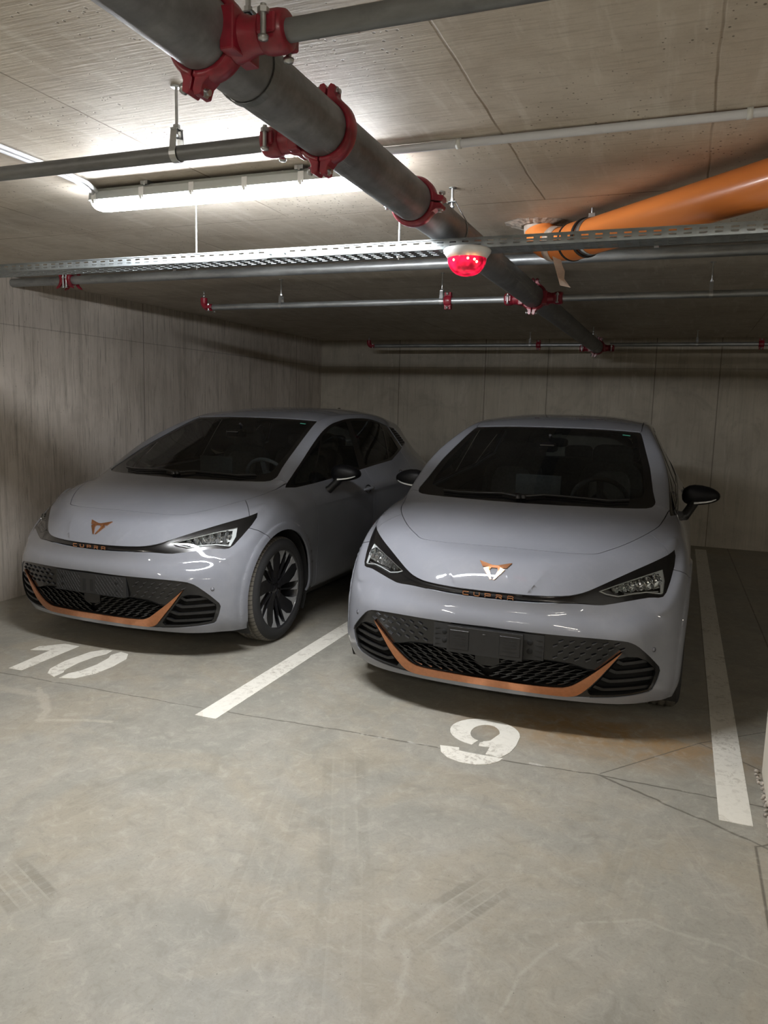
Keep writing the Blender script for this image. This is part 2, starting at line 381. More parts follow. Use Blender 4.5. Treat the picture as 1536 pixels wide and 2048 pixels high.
def galvanised(name, col=(.36,.38,.39), rough=.42, metal=.75, long_y=False):
    t = NT(name); v = t.voro(60, t.map((.35,1,1))); n = t.noise(10, 6, .7, vec=t.map((.25,1,1))); n2 = t.noise(3.5, 6, .7)
    c = t.mix(t.ramp(n, (.3, 0.0), (.7, 1.0)), tuple(a*.62 for a in col)+(1,), tuple(min(1,a*1.25) for a in col)+(1,))
    c = t.mix(t.math('MULTIPLY', t.ramp(v, (.0, 1.0), (.6, 0.0)), .18), c, tuple(min(1,a*1.4) for a in col)+(1,))
    c = t.mix(t.math('MULTIPLY', t.ramp(n2, (.55, 0.0), (.68, 1.0)), .4), c, tuple(a*.4 for a in col)+(1,))
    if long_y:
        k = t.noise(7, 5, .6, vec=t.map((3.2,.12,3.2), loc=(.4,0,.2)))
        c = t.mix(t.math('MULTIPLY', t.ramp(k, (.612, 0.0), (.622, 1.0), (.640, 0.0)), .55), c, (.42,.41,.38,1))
        g = t.noise(4, 6, .7, vec=t.map((1,.6,1))); c = t.mix(t.math('MULTIPLY', t.ramp(g, (.45, 0.0), (.65, 1.0)), .45), c, (.060,.060,.064,1))
    t.bump(n, .10, .002)
    return t.base(c, t.ramp(n, (.3, rough*.8), (.7, rough*1.3)), metal)

M = {}
M['floor'] = concrete_floor(); M['ceiling'] = concrete_ceiling()
M['wall_l'] = concrete_wall('streaked_concrete_wall', 1, (1.9, 3.0, 5.95, 9.0), (1.30,1.27,1.30), 1.3)
M['wall_b'] = concrete_wall('smooth_concrete_wall', 0, (-3.6,-2.42,-1.62,-.35,.36,1.5), (1.0,.99,.95), .8)
M['wall_o'] = concrete_wall('plain_concrete_wall', 0, ())
M['column'] = plain('pale_column_paint', (.62,.58,.50), .6, wear=.06, scale=3)
M['galv'] = galvanised('galvanised_pipe'); M['galv_dull'] = galvanised('dull_galvanised_pipe', (.20,.21,.215), .5, .6)
M['main'] = galvanised('scratched_steel_main', (.22,.225,.235), .48, .45, True); M['zinc'] = galvanised('zinc_plated_steel', (.50,.52,.53), .30, .9); M['tray'] = galvanised('galvanised_tray', (.34,.38,.40), .35, .8)
M['red'] = plain('red_enamelled_casting', (.22,.008,.022), .42, 0, .3, .2, wear=.2, scale=40)
M['rubber'] = plain('black_rubber', (.015,.015,.016), .6)
M['orange'] = plain('orange_drain_plastic', (.78,.245,.055), .33, 0, .25, .15, wear=.05, scale=2)
M['white_pl'] = plain('white_plastic', (.68,.70,.70), .4, wear=.03)
M['lamp_body'] = plain('grey_lamp_body', (.40,.43,.42), .5, wear=.03)
M['grey_pl'] = plain('light_grey_plastic', (.60,.62,.60), .5, wear=.03)
M['conduit'] = plain('pale_grey_conduit', (.55,.57,.60), .45, wear=.04)
M['diffuser'] = emitter('lit_opal_diffuser', LAMP_COOL, FRONT_LAMP)
M['diffuser_bay'] = emitter('lit_opal_diffuser_bay', LAMP_WARM, BAY_LAMP)
M['diffuser2'] = emitter('lit_opal_diffuser_fill', LAMP_WARM, FILL_LAMP)
M['tape'] = plain('paper_masking_tape', (.50,.42,.36), .8, wear=.15, scale=30)
M['mortar'] = plain('rough_mortar', (.42,.38,.33), .9, wear=.5, scale=60)
def line_paint():
    t = NT('worn_white_floor_paint'); n = t.noise(30, 6, .7, dist=.8); n2 = t.noise(2.2, 4, .6)
    k = t.math('MULTIPLY', t.ramp(n, (.50, 0.0), (.62, 1.0)), t.ramp(n2, (.42, .15), (.62, .9)))
    c = t.mix(k, (.74,.72,.65,1), (.40,.37,.31,1))
    t.bump(n, .2, .003)
    return t.base(c, .6)
M['paint_line'] = line_paint()
# ------------------------------------------------------------------ the garage
def slab(name, lo, hi, mat):
    o = MB().box(lo, hi).build(name, mat); tag(o, kind='structure'); return o
RIGHT, FRONT_Y = 9.0, -7.0
slab('floor', (LEFT-.3, FRONT_Y, -.2), (RIGHT, BACK+.3, 0), M['floor'])
slab('ceiling', (LEFT-.3, FRONT_Y, CEIL), (RIGHT, BACK+.3, CEIL+.25), M['ceiling'])
slab('wall_left', (LEFT-.3, FRONT_Y, 0), (LEFT, BACK+.3, CEIL), M['wall_l'])
slab('wall_back', (LEFT, BACK, 0), (RIGHT, BACK+.3, CEIL), M['wall_b'])
slab('wall_front', (LEFT, FRONT_Y-.3, 0), (RIGHT, FRONT_Y, CEIL), M['wall_o'])
slab('wall_right', (RIGHT, FRONT_Y, 0), (RIGHT+.3, BACK+.3, CEIL), M['wall_o'])
t = empty('concrete_column', (.60, 3.06, 0), 'pale concrete column at the right edge of the photo beside the parking line', 'column')
MB().prism([(-.165,.49),(.25,.49),(.25,-.45),(-.150,-.45),(-.172,.20)], 0, CEIL, None).build('shaft', M['column'], t, bevel=.006)
b = MB()
for k in range(46):
    y = -.42 + .9*k/45 + random.uniform(-.01,.01); r = random.uniform(.006,.014)
    xx = -.178 + random.uniform(-.012,.012)
    b.lathe([(0,-r*.5),(r,-.1*r),(r*.8,r*.6),(0,r)], 7, Matrix.Translation((xx, y, r*.4)), smooth=False)
o = b.build('gravel_joint', M['mortar'], t); tag(o, kind='stuff')

# ---- painted floor marks
def flat_mark(polys, name, label, ox, oy):
    """thin coat of paint lying on the floor"""
    o = empty(name, (ox, oy, 0), label, 'floor marking')
    return o
def paint(polys, name, mat, parent, ox, oy, h=.0016):
    m = MB()
    for p in polys: m.prism([(x-ox, y-oy) for x, y in p], .0002, h + (.0004 if len(p) > 4 else 0))
    return m.build(name, mat, parent)
o = MB().box((-.060,0,.0002),(.060,6.45,.0016)).build('parking_line', M['paint_line']); o.location = (-2.101,3.046,0)
tag(o, 'long white painted line on the floor between the two grey cars', 'parking line', 'parking bay lines')
o = MB().box((-.060,0,.0002),(.060,6.45,.0016)).build('parking_line', M['paint_line']); o.location = (.303,3.046,0)
tag(o, 'white painted line running to the back wall right of the nearer car', 'parking line', 'parking bay lines')
t = empty('stall_number', (-3.35,3.38,0), 'white stencilled 10 on the floor before the left car', 'floor number')
paint([[(-3.516,3.158),(-3.620,3.480),(-3.663,3.457),(-3.667,3.533),(-3.545,3.560),(-3.543,3.638),(-3.449,3.633),(-3.423,3.161)]][:0] +
      [[(-3.516,3.158),(-3.548,3.500),(-3.663,3.457),(-3.667,3.533),(-3.562,3.640),(-3.449,3.640),(-3.423,3.161)]], 'digit_one', M['paint_line'], t, -3.35, 3.38)
paint([[(-3.255,3.185),(-3.299,3.249),(-3.325,3.391),(-3.309,3.583),(-3.262,3.650),(-3.205,3.660),(-3.194,3.592),(-3.220,3.520),(-3.228,3.400),(-3.212,3.272),(-3.186,3.235),(-3.182,3.160)],
       [(-3.144,3.159),(-3.060,3.190),(-3.012,3.300),(-3.004,3.430),(-3.023,3.570),(-3.076,3.650),(-3.140,3.662),(-3.157,3.590),(-3.130,3.540),(-3.112,3.420),(-3.120,3.302),(-3.150,3.236)]], 'digit_zero', M['paint_line'], t, -3.35, 3.38)
t = empty('stall_number', (-.78,3.35,0), 'white stencilled 9 on the floor before the nearer car', 'floor number')
def nine():
    P = []
    cx, cy = -.782, 3.452
    def arc(r0x, r0y, r1x, r1y, a0, a1, n=14, c0=(cx,cy), c1=(cx+.003,cy-.005)):
        out = [(c0[0]+r0x*math.cos(math.radians(a0+(a1-a0)*k/n)), c0[1]+r0y*math.sin(math.radians(a0+(a1-a0)*k/n))) for k in range(n+1)]
        inn = [(c1[0]+r1x*math.cos(math.radians(a0+(a1-a0)*k/n)), c1[1]+r1y*math.sin(math.radians(a0+(a1-a0)*k/n))) for k in range(n+1)]
        return [[out[k], out[k+1], inn[k+1], inn[k]] for k in range(n)]
    P += arc(.168,.160,.068,.098, 8, 262, 22)
    P += arc(.168,.160,.068,.098, -78, 8, 8)[::1]
    P += [[(-.614,3.475),(-.712,3.462),(-.735,3.372),(-.776,3.330),(-.772,3.292),(-.722,3.300),(-.722,3.222),(-.652,3.214),(-.622,3.290),(-.612,3.370)]]
    P += [[(-.938,3.226),(-.851,3.240),(-.841,3.209),(-.795,3.204),(-.795,3.100),(-.812,3.100),(-.871,3.120),(-.915,3.164)],
          [(-.795,3.204),(-.740,3.206),(-.640,3.214),(-.652,3.172),(-.687,3.131),(-.741,3.102),(-.795,3.100)]]
    return P
paint(nine(), 'digit_nine', M['paint_line'], t, -.78, 3.35)

# ---- lamps
def lamp(x0, x1, y, diff, label, hall=False):
    t = empty('batten_lamp', ((x0+x1)/2, y, CEIL), label, 'lamp')
    L = (x1-x0)/2
    prof = [(-.040,-.012),(-.056,-.028),(-.060,-.060),(.060,-.060),(.056,-.028),(.040,-.012)]
    b = MB(); n = len(prof)
    xs = [-L, -L+.012, L-.012, L]; sc = [.86, 1, 1, .86]
    v = [(xx, p[0]*s_, p[1]) for xx, s_ in zip(xs, sc) for p in prof]
    f = [(i*n+k, i*n+(k+1)%n, (i+1)*n+(k+1)%n, (i+1)*n+k) for i in range(3) for k in range(n)]
    b.add(v, [q[::-1] for q in f]); b.add([v[k] for k in range(n)], [tuple(range(n))]); b.add([v[3*n+k] for k in range(n)], [tuple(range(n))[::-1]])
    b.build('housing', M['lamp_body'], t)
    d = MB(); m = 12; rings = []
    for xx, s_ in ((-L+.004,.50),(-L+.006,.82),(-L+.030,.97),(-L+.06,1),(L-.06,1),(L-.030,.97),(L-.006,.82),(L-.004,.50)):
        rings.append([(xx, .044*math.cos(PI*k/m)*(.9+.1*s_), -.050-.046*s_*math.sin(PI*k/m)**.7) for k in range(m+1)])
    v = [p for r in rings for p in r]; m1 = m+1
    d.add(v, [(i*m1+k, (i+1)*m1+k, (i+1)*m1+k+1, i*m1+k+1) for i in range(len(rings)-1) for k in range(m)], True)
    d.add(rings[0], [tuple(range(m1))]); d.add(rings[-1], [tuple(range(m1))[::-1]])
    d.build('diffuser', diff, t)
    if not hall:
        for k in range(6):
            xx = -L+.035 + (2*L-.07)*k/5
            for sgn in (-1, 1):
                c = MB(); c.box((xx-.012, sgn*.059-.003, -.068), (xx+.012, sgn*.059+.004, -.026)); c.box((xx-.006, sgn*.059-.006, -.076), (xx+.006, sgn*.059+.004, -.060))
                c.build('clip', M['white_pl'], t, bevel=.001)
        for xx in (-L*.55, L*.55):
            c = MB(); c.box((xx-.018,-.056,-.016),(xx+.018,.056,-.001)); c.cyl((xx,-.052,-.02),(xx,-.052,-.004),.006,8); c.build('bracket', M['zinc'], t)
    return t
lamp(-2.43, -1.13, 2.745, M['diffuser'], 'long lit fluorescent batten on the ceiling above the left car')
for x_, y_, k_, where in ((4.6,2.745,2,'added out of view far right over the parking bays'),
                      (.5,-1.7,1,'over the lane straight behind the photographer'),(3.9,-1.9,2,'added out of view over the lane, right'),
                      (-1.9,-5.6,2,'added out of view at the front wall, left'),(2.2,-5.6,2,'added out of view at the front wall, right')):
    lamp(x_, x_+1.3, y_, M['diffuser_bay'] if k_ == 1 else M['diffuser2'], 'lit ceiling batten '+where, True)  # the weaker ones are unseen, added to raise ambient light
o = lamp(-.65, .65, 0, M['diffuser_bay'], 'lit ceiling batten added out of view to brighten the left wall', True)  # unseen lamp added to throw more light on the left wall
o.location = (-3.2, -1.3, CEIL); o.rotation_euler = (0,0,PI/2)

# ---- pipes
def pipe(name, a, b, r, mat, label, cat='pipe', group=None, n=28):
    a = Vector(a); b = Vector(b); t = MB().cyl((0,0,0), b-a, r, n)
    o = t.build(name, mat); o.location = a; return tag(o, label, cat, group)
BX, BZ, BR = -.95, 2.275, .070
pipe('main_pipe', (BX,-6.9,BZ), (BX,8.97,BZ), BR, M['main'], 'thick grey steel pipe running from overhead to the back wall', n=48)
def ring_mesh(r, wdt, th, lip=.35):
    return [(r,-wdt/2),(r+th*.6,-wdt/2),(r+th,-wdt*.25),(r+th,wdt*.25),(r+th*.6,wdt/2),(r,wdt/2)]
def bolt(parent, c, axis, L, r=.006, nut=True):
    c = Vector(c); ax = Vector(axis).normalized(); b = MB()
    b.cyl(c-ax*L/2, c+ax*L/2, r, 10)
    b.tube([c+ax*(L*.20), c+ax*(L*.20+r*1.7)], r*1.9, 6, smooth=False)
    b.lathe([(0,0),(r*1.9,0),(r*1.6,r*1.2),(0,r*1.5)], 12, frame(c-ax*L/2, -ax))
    b.build('bolt', M['zinc'], parent)
def coupling(y, label, ang=35, wdt=.052, th=.016, x=BX, z=BZ, r=BR, axis='Y', outlets=(), group='red couplings on the thick pipe'):
    """two bolted half shells round a pipe; ang turns the bolt ears"""
    t = empty('pipe_coupling', (x, y, z), label, 'pipe coupling', group)
    Z = Vector((0,1,0)) if axis == 'Y' else Vector((1,0,0))
    F = frame((0,0,0), Z, (0,0,1)); R2 = Matrix.Rotation(math.radians(ang), 4, 'Z')
    s = r/.07
    for h in (0, 1):
        b = MB(); A = F @ R2 @ Matrix.Rotation(PI*h, 4, 'Z')
        b.lathe(ring_mesh(r, wdt, th), 22, A, closed=True, a0=.03, a1=PI-.03)
        for sg in (1,-1):
            e0 = r+th*.3
            P = [(e0-.004*s,.003),(e0+.030*s,.003),(e0+.040*s,.010*s),(e0+.036*s,.022*s),(e0+.016*s,.024*s),(e0-.006*s,.040*s)]
            P = [(sg*px, py) for px, py in P]
            b.prism(P, -wdt*.42, wdt*.42, A)
        b.build('half_shell', M['red'], t, bevel=.0015)
    for sg in (1,-1):
        c = F @ R2 @ Vector((sg*(r+th*.3+.026*s), 0, 0)); ax = (F @ R2).to_3x3() @ Vector((0,1,0))
        bolt(t, c, ax, .062*s, .0065*s)
    for sx in outlets:     # threaded branch outlets pointing along x, with a small bolted collar
        b = MB(); b.lathe([(.020,0),(.046,0),(.040,.030),(.034,.045),(.034,.075),(.022,.075)], 24, frame((sx*(r-.005),0,-.012), (sx,0,0), (0,0,1)))
        b.box((min(sx*(r-.01),sx*(r+.022)),-.050,-.052),(max(sx*(r-.01),sx*(r+.022)),.050,.030))
        b.build('branch_outlet', M['red'], t, bevel=.004, seg=2)
        q = sx*(r+.088)
        b = MB(); b.lathe([(.020,-.028),(.036,-.028),(.040,-.012),(.040,.012),(.036,.028),(.020,.028)], 24, frame((q,0,-.012), (1,0,0), (0,0,1)))
        for sg in (1,-1): b.box((q-.020,sg*.036-.010,-.030),(q+.020,sg*.036+.012*sg+.010,.006))
        b.build('outlet_collar', M['red'], t, bevel=.003)
        for sg in (1,-1):
            bolt(t, (q, sg*.050, -.012), (0,0,1), .056, .006)
    return t
coupling(1.40, 'red bolted coupling nearest the camera, branch pipe leaving to the right', 14, outlets=(1,))
coupling(1.95, 'red coupling on the thick pipe where the near left branch joins', 6, outlets=(-1,))
coupling(2.675, 'red coupling on the thick pipe beside the lit lamp end', 96)
coupling(5.02, 'red coupling on the thick pipe below the middle branch pipe', 4, outlets=(1,-1))
coupling(8.90, 'red coupling at the far end of the thick pipe by the back wall', 16, outlets=(1,-1))
br = []
def branch(x0, x1, y, z, label, r=.0215):
    return pipe('branch_pipe', (x0,y,z), (x1,y,z), r, M['galv'] if y > 3 else M['galv_dull'], label, 'pipe', 'thin cross pipes', 20)
branch(-1.09, -4.70, 1.95, 2.262, 'thin grey pipe crossing the upper left in front of the lamp')
branch(-.81, 6.0, 1.40, 2.262, 'thin grey pipe leaving the nearest coupling at top centre')
branch(-1.09, -3.37, 5.02, 2.263, 'thin zinc pipe ending in a red elbow above the left car')
branch(-.81, 6.0, 5.02, 2.263, 'thin zinc pipe right of the thick pipe in the middle distance')
branch(-1.09, -3.62, 8.90, 2.300, 'thin pipe along the back wall left of the thick pipe')
branch(-.81, 6.0, 8.90, 2.300, 'thin pipe along the back wall right of the thick pipe')
pipe('cross_pipe', (LEFT,4.46,2.400), (6.5,4.46,2.400), .030, M['galv'], 'medium zinc pipe under the ceiling just behind the perforated tray')
def small_coupling(x, y, z, label, r=.0215, group='red couplings on thin pipes'):
    t = empty('pipe_coupling', (x,y,z), label, 'pipe coupling', group); F = frame((0,0,0),(1,0,0),(0,0,1))
    for h in (0,1):
        A = F @ Matrix.Rotation(PI*h, 4, 'Z'); b = MB()
        b.lathe([(r,-.026),(r+.010,-.026),(r+.016,-.012),(r+.016,.012),(r+.010,.026),(r,.026)], 14, A, closed=True, a0=.05, a1=PI-.05)
        for sg in (1,-1): b.prism([(sg*(r+.008),.003),(sg*(r+.034),.003),(sg*(r+.034),.016),(sg*(r+.006),.020)], -.022, .022, A)
        b.build('half_shell', M['red'], t, bevel=.001)
    for sg in (1,-1): bolt(t, (0,0,sg*(r+.024)), (0,1,0), .052, .0055)
    return t
small_coupling(-1.52,5.02,2.263,'small red coupling on the middle branch left of the thick pipe')
small_coupling(-1.60,8.90,2.300,'small red coupling on the far left branch near the back wall')
small_coupling(.70,8.90,2.300,'small red coupling on the far right branch at the photo edge')
def grooved_tee(x, y, z, r):
    t = empty('pipe_tee', (x,y,z), 'red double bracket fitting on the medium pipe at the left wall', 'pipe fitting'); F = frame((0,0,0),(1,0,0),(0,0,1))
    for sx in (-1,1):
        out = [(.080,.064),(.052,.054),(.032,.036),(.020,.014),(.016,0),(.020,-.014),(.032,-.036),(.052,-.054),(.080,-.064)]
        inn = [(.072,-.050),(.056,-.036),(.046,-.018),(.043,0),(.046,.018),(.056,.036),(.072,.050)]
        P = [(sx*px, pz) for px, pz in out+inn]
        b = MB(); A = Matrix(((1,0,0,0),(0,0,1,0),(0,1,0,0),(0,0,0,1)))
        b.prism(P, -(r+.020), -(r+.002), Matrix(((1,0,0,0),(0,0,1,0),(0,1,0,0),(0,0,0,1)))); b.build('half_shell', M['red'], t, bevel=.003)
        b = MB(); b.prism(P, r+.002, r+.020, A); b.build('half_shell', M['red'], t, bevel=.003)
        bolt(t, (sx*.014, -(r+.014), -.008), (0,0,1), .085, .006)
    b = MB(); b.lathe([(r,-.040),(r+.006,-.040),(r+.008,0),(r+.006,.040),(r,.040)], 24, F, closed=True); b.build('sleeve', M['red'], t)
grooved_tee(-4.22, 4.46, 2.400, .030)
def elbow(x, y, z, label):
    t = empty('pipe_elbow', (x,y,z), label, 'pipe fitting', 'red pipe elbows with sprinklers')
    b = MB(); r = .026; R_ = .04
    b.tube([(.035,0,0),(.01,0,0)] + [(.01-R_*math.sin(a), 0, R_-R_*math.cos(a)) for a in [PI/2*k/6 for k in range(1,7)]] + [(.01-R_,0,R_+.03)], r, 16)
    b.lathe([(.022,-.015),(.036,-.015),(.038,0),(.036,.015),(.022,.015)], 20, frame((.035,0,0),(1,0,0)))
    b.build('bend', M['red'], t, bevel=0)
    MB().box((.012,-.048,-.012),(.058,-.030,.012)).build('collar_ear', M['red'], t, bevel=.002); MB().box((.012,.030,-.012),(.058,.048,.012)).build('collar_ear', M['red'], t, bevel=.002)
    for sg in (1,-1): bolt(t, (.035, sg*.040, 0), (0,0,1), .05, .005)
    b = MB(); zz = R_+.03; b.lathe([(0,zz),(.010,zz),(.010,zz+.02),(.004,zz+.028),(.004,zz+.045),(.014,zz+.047),(0,zz+.049)], 12, Matrix.Translation((.01-R_,0,0)))
    b.build('sprinkler_head', M['zinc'], t)
elbow(-3.42, 5.02, 2.263, 'red elbow with upright sprinkler ending the middle left branch')
elbow(-3.67, 8.90, 2.300, 'red elbow with upright sprinkler ending the far left branch')
def hanger(x, y, z, r, label, loop=True, group='pipe hangers'):
    t = empty('pipe_hanger', (x,y,CEIL), label, 'pipe hanger', group); d = z-CEIL
    top = d+r+.040
    MB().cyl((0,0,0),(0,0,top-.012),.0045 if r < .05 else .006,10).build('rod', M['zinc'], t)
    MB().tube([(0,0,top+.004),(0,0,top+.018)],.010,6,smooth=False).build('nut', M['zinc'], t)
    MB().tube([(0,0,top-.018),(0,0,top-.010)],.010,6,smooth=False).build('nut', M['zinc'], t)
    MB().lathe([(0,-.003),(.016,-.003),(.016,0),(0,0)],14).build('ceiling_washer', M['zinc'], t)
    b = MB(); wd = .011; pts = []
    rr = r+.002
    for k in range(25):
        a = math.radians(-205 + 230*k/24); pts.append((rr*math.cos(a), rr*math.sin(a)))
    a = math.radians(205-180)
    out = [( .013, r+.046)] + [(rr*math.cos(math.radians(32-244*k/24)), rr*math.sin(math.radians(32-244*k/24))) for k in range(25)] + [(-.013, r+.046)]
    loopm = []
    for (px,pz) in out: loopm.append((px,pz))
    th = .0022; v = []; f = []
    for (px,pz) in loopm:
        L = math.hypot(px,pz); ox, oz = px/L*th, pz/L*th
        for wy in (-wd,wd): v.append((wy,px,pz+d)); v.append((wy,px+ox,pz+oz+d))
    nn = len(loopm)
    for k in range(nn-1):
        A_ = k*4; B_ = A_+4
        f += [(A_,B_,B_+2,A_+2),(A_+1,A_+3,B_+3,B_+1),(A_,A_+1,B_+1,B_),(A_+2,B_+2,B_+3,A_+3)]
    f += [(0,2,3,1),((nn-1)*4,(nn-1)*4+1,(nn-1)*4+3,(nn-1)*4+2)]
    b.add(v,f); b.box((-wd,-.016,r+.044+d),(wd,.016,r+.047+d))
    o = b.build('strap', M['zinc'] if r < .05 else M['galv_dull'], t)
    return t
hanger(-1.43,1.95,2.262,.0215,'steel rod and strap holding the near left branch pipe')
hanger(-2.787,5.02,2.263,.0215,'rod and strap on the middle branch above the left car bonnet')
hanger(-1.566,5.02,2.263,.0215,'rod and strap on the middle branch left of the red alarm')
hanger(.10,5.02,2.263,.0215,'rod and strap on the middle branch at the right below the orange pipe')
hanger(-1.70,8.90,2.300,.0215,'short rod and strap on the far left branch')
hanger(.08,8.90,2.300,.0215,'rod and strap on the far right branch before the back wall')
o = hanger(BX,1.555,BZ,BR,'heavy rod hanger on the thick pipe just beyond the nearest coupling'); o.rotation_euler = (0,0,PI/2)
o = hanger(BX,3.144,BZ,BR,'heavy rod hanger on the thick pipe above the perforated tray'); o.rotation_euler = (0,0,PI/2)
o = hanger(BX,8.45,BZ,BR,'heavy rod hanger near the far end of the thick pipe'); o.rotation_euler = (0,0,PI/2)
def strap(x, y, z, r, label):
    o = MB().lathe([(r+.001,-.012),(r+.004,-.012),(r+.004,.012),(r+.001,.012)], 20, frame((0,0,0),(1,0,0)), closed=True)
    o.box((-.012,-.003,r),(.012,.003,CEIL-z)); o.box((-.018,-.022,CEIL-z-.003),(.018,.022,CEIL-z))
    o = o.build('pipe_clip', M['zinc']); o.location = (x,y,z); tag(o, label, 'pipe clip', 'zinc clips of the medium pipe')
strap(-3.30,4.46,2.400,.030,'zinc clip of the medium pipe near the left wall')
strap(-.20,4.46,2.400,.030,'zinc clip of the medium pipe under the orange pipe')

# ---- perforated cable tray
TY, TZ0, TZ1, TW = 2.945, 2.163, 2.201, .125
def tray():
    t = empty('cable_tray', (0,TY,TZ0), 'long perforated galvanised tray crossing the photo under the pipes', 'cable tray')
    x0, x1, p = LEFT+.005, 4.2, .05
    n = int((x1-x0)/p); th = .0012
    def strip(rows, fy, holes, x_off=0.0, slot=(.012,.038)):
        """rows: heights; holes: list of row indices that are cut by slots"""
        b = MB(); xs = []
        for k in range(n): xs += [x0+k*p, x0+k*p+slot[0], x0+k*p+slot[1]]
        xs.append(x0+n*p)
        for i in range(len(xs)-1):
            hole_col = i % 3 == 1; j = 0
            while j < len(rows)-1:
                if hole_col and j in holes: j += 1; continue
                k = j+1
                if not hole_col: k = len(rows)-1
                q = [fy(xs[i],rows[j]), fy(xs[i+1],rows[j]), fy(xs[i+1],rows[k]), fy(xs[i],rows[k])]
                b.add(q, [(0,1,2,3)]); j = k
        me = b.mesh(); ob = link('mesh', me); md = ob.modifiers.new('t','SOLIDIFY'); md.thickness = th; md.offset = 0
        dg = bpy.context.evaluated_depsgraph_get(); m2 = bpy.data.meshes.new_from_object(ob.evaluated_get(dg)); bpy.data.objects.remove(ob); return m2
    h = TZ1-TZ0
    R_ = [0,.0085,.0145,.0225,.0285,h]
    link('front_side', strip(R_, lambda x,s: (x,0,s), (1,3)), M['tray'], t)
    link('back_side', strip(R_, lambda x,s: (x,TW,s), (1,3)), M['tray'], t)
    W_ = [0,.018,.025,.045,.052,.073,.080,.100,.107,TW]
    link('bottom', strip(W_, lambda x,s: (x,s,0), (1,3,5,7)), M['tray'], t)
    b = MB(); b.box((x0,-.0030,h-.0035),(x0+n*p,.004,h+.001)); b.box((x0,TW-.004,h-.0035),(x0+n*p,TW+.003,h+.001)); b.build('rolled_edge', M['tray'], t)
    for jx in (-1.65, 1.3):
        b = MB(); b.box((jx-.055,-.0035,.002),(jx+.055,-.0012,h-.004)); 
        for bx in (-.035,.035): b.lathe([(0,.006),(.006,.005),(.007,0)],10,frame((jx+bx,-.003,h/2),(0,-1,0)))
        b.build('joint_plate', M['tray'], t)
tray()
for x, lab in ((-2.105,'thin rod from the ceiling to the tray, left of the thick pipe by the lamp'),(-1.128,'thin rod from the ceiling to the tray right behind the thick pipe')):
    t = empty('tray_rod', (x,TY+TW/2,CEIL), lab, 'support rod', 'rods carrying the tray')
    MB().cyl((0,0,0),(0,0,TZ0-CEIL-.02),.0038,10).build('rod', M['zinc'], t)
    b = MB(); z = TZ0-CEIL-.004; b.tube([(0,0,z-.008),(0,0,z)],.008,6,smooth=False); b.build('nut', M['zinc'], t); MB().lathe([(0,-.002),(.012,-.002),(.012,0),(0,0)],14).build('ceiling_washer', M['zinc'], t)

# ---- conduits
def conduit(pts, r, label):
    c = Vector(pts[0]); o = MB().tube([Vector(p)-c for p in pts], r, 14).build('conduit', M['conduit']); o.location = c
    return tag(o, label, 'conduit', 'pale surface conduits')
conduit([(-2.365,-6.8,2.432),(-2.365,2.35,2.432),(-2.372,2.55,2.428),(-2.39,2.66,2.418),(-2.405,2.70,2.412)], .011, 'pale conduit along the ceiling to the left end of the lamp')
conduit([(-2.340,-6.8,2.434),(-2.340,2.40,2.434),(-2.350,2.60,2.430),(-2.38,2.69,2.42)], .008, 'thinner white cable beside the conduit at upper left')
conduit([(-1.145,2.60,2.431),(6.5,2.60,2.431)], .0135, 'pale conduit crossing the ceiling at upper right')
for x, y, ax, lab in ((-.77,2.60,0,'small clip on the right conduit nearest the thick pipe'),(.118,2.60,0,'small pale clip on the right conduit at the photo edge'),(-2.365,2.02,1,'small clip on the left conduit before the branch pipe')):
    b = MB(); r = .0135
    b.lathe([(r,-.008),(r+.003,-.008),(r+.003,.008),(r,.008)], 14, frame((0,0,2.431-CEIL),(1,0,0) if ax == 0 else (0,1,0),(0,0,1)), closed=True)
    b.box((-.009,-.006,-.010),(.009,.006,0)) if ax == 0 else b.box((-.006,-.009,-.010),(.006,.009,0))
    o = b.build('conduit_clip', M['grey_pl']); o.location = (x,y,CEIL); tag(o, lab, 'clip', 'conduit clips')

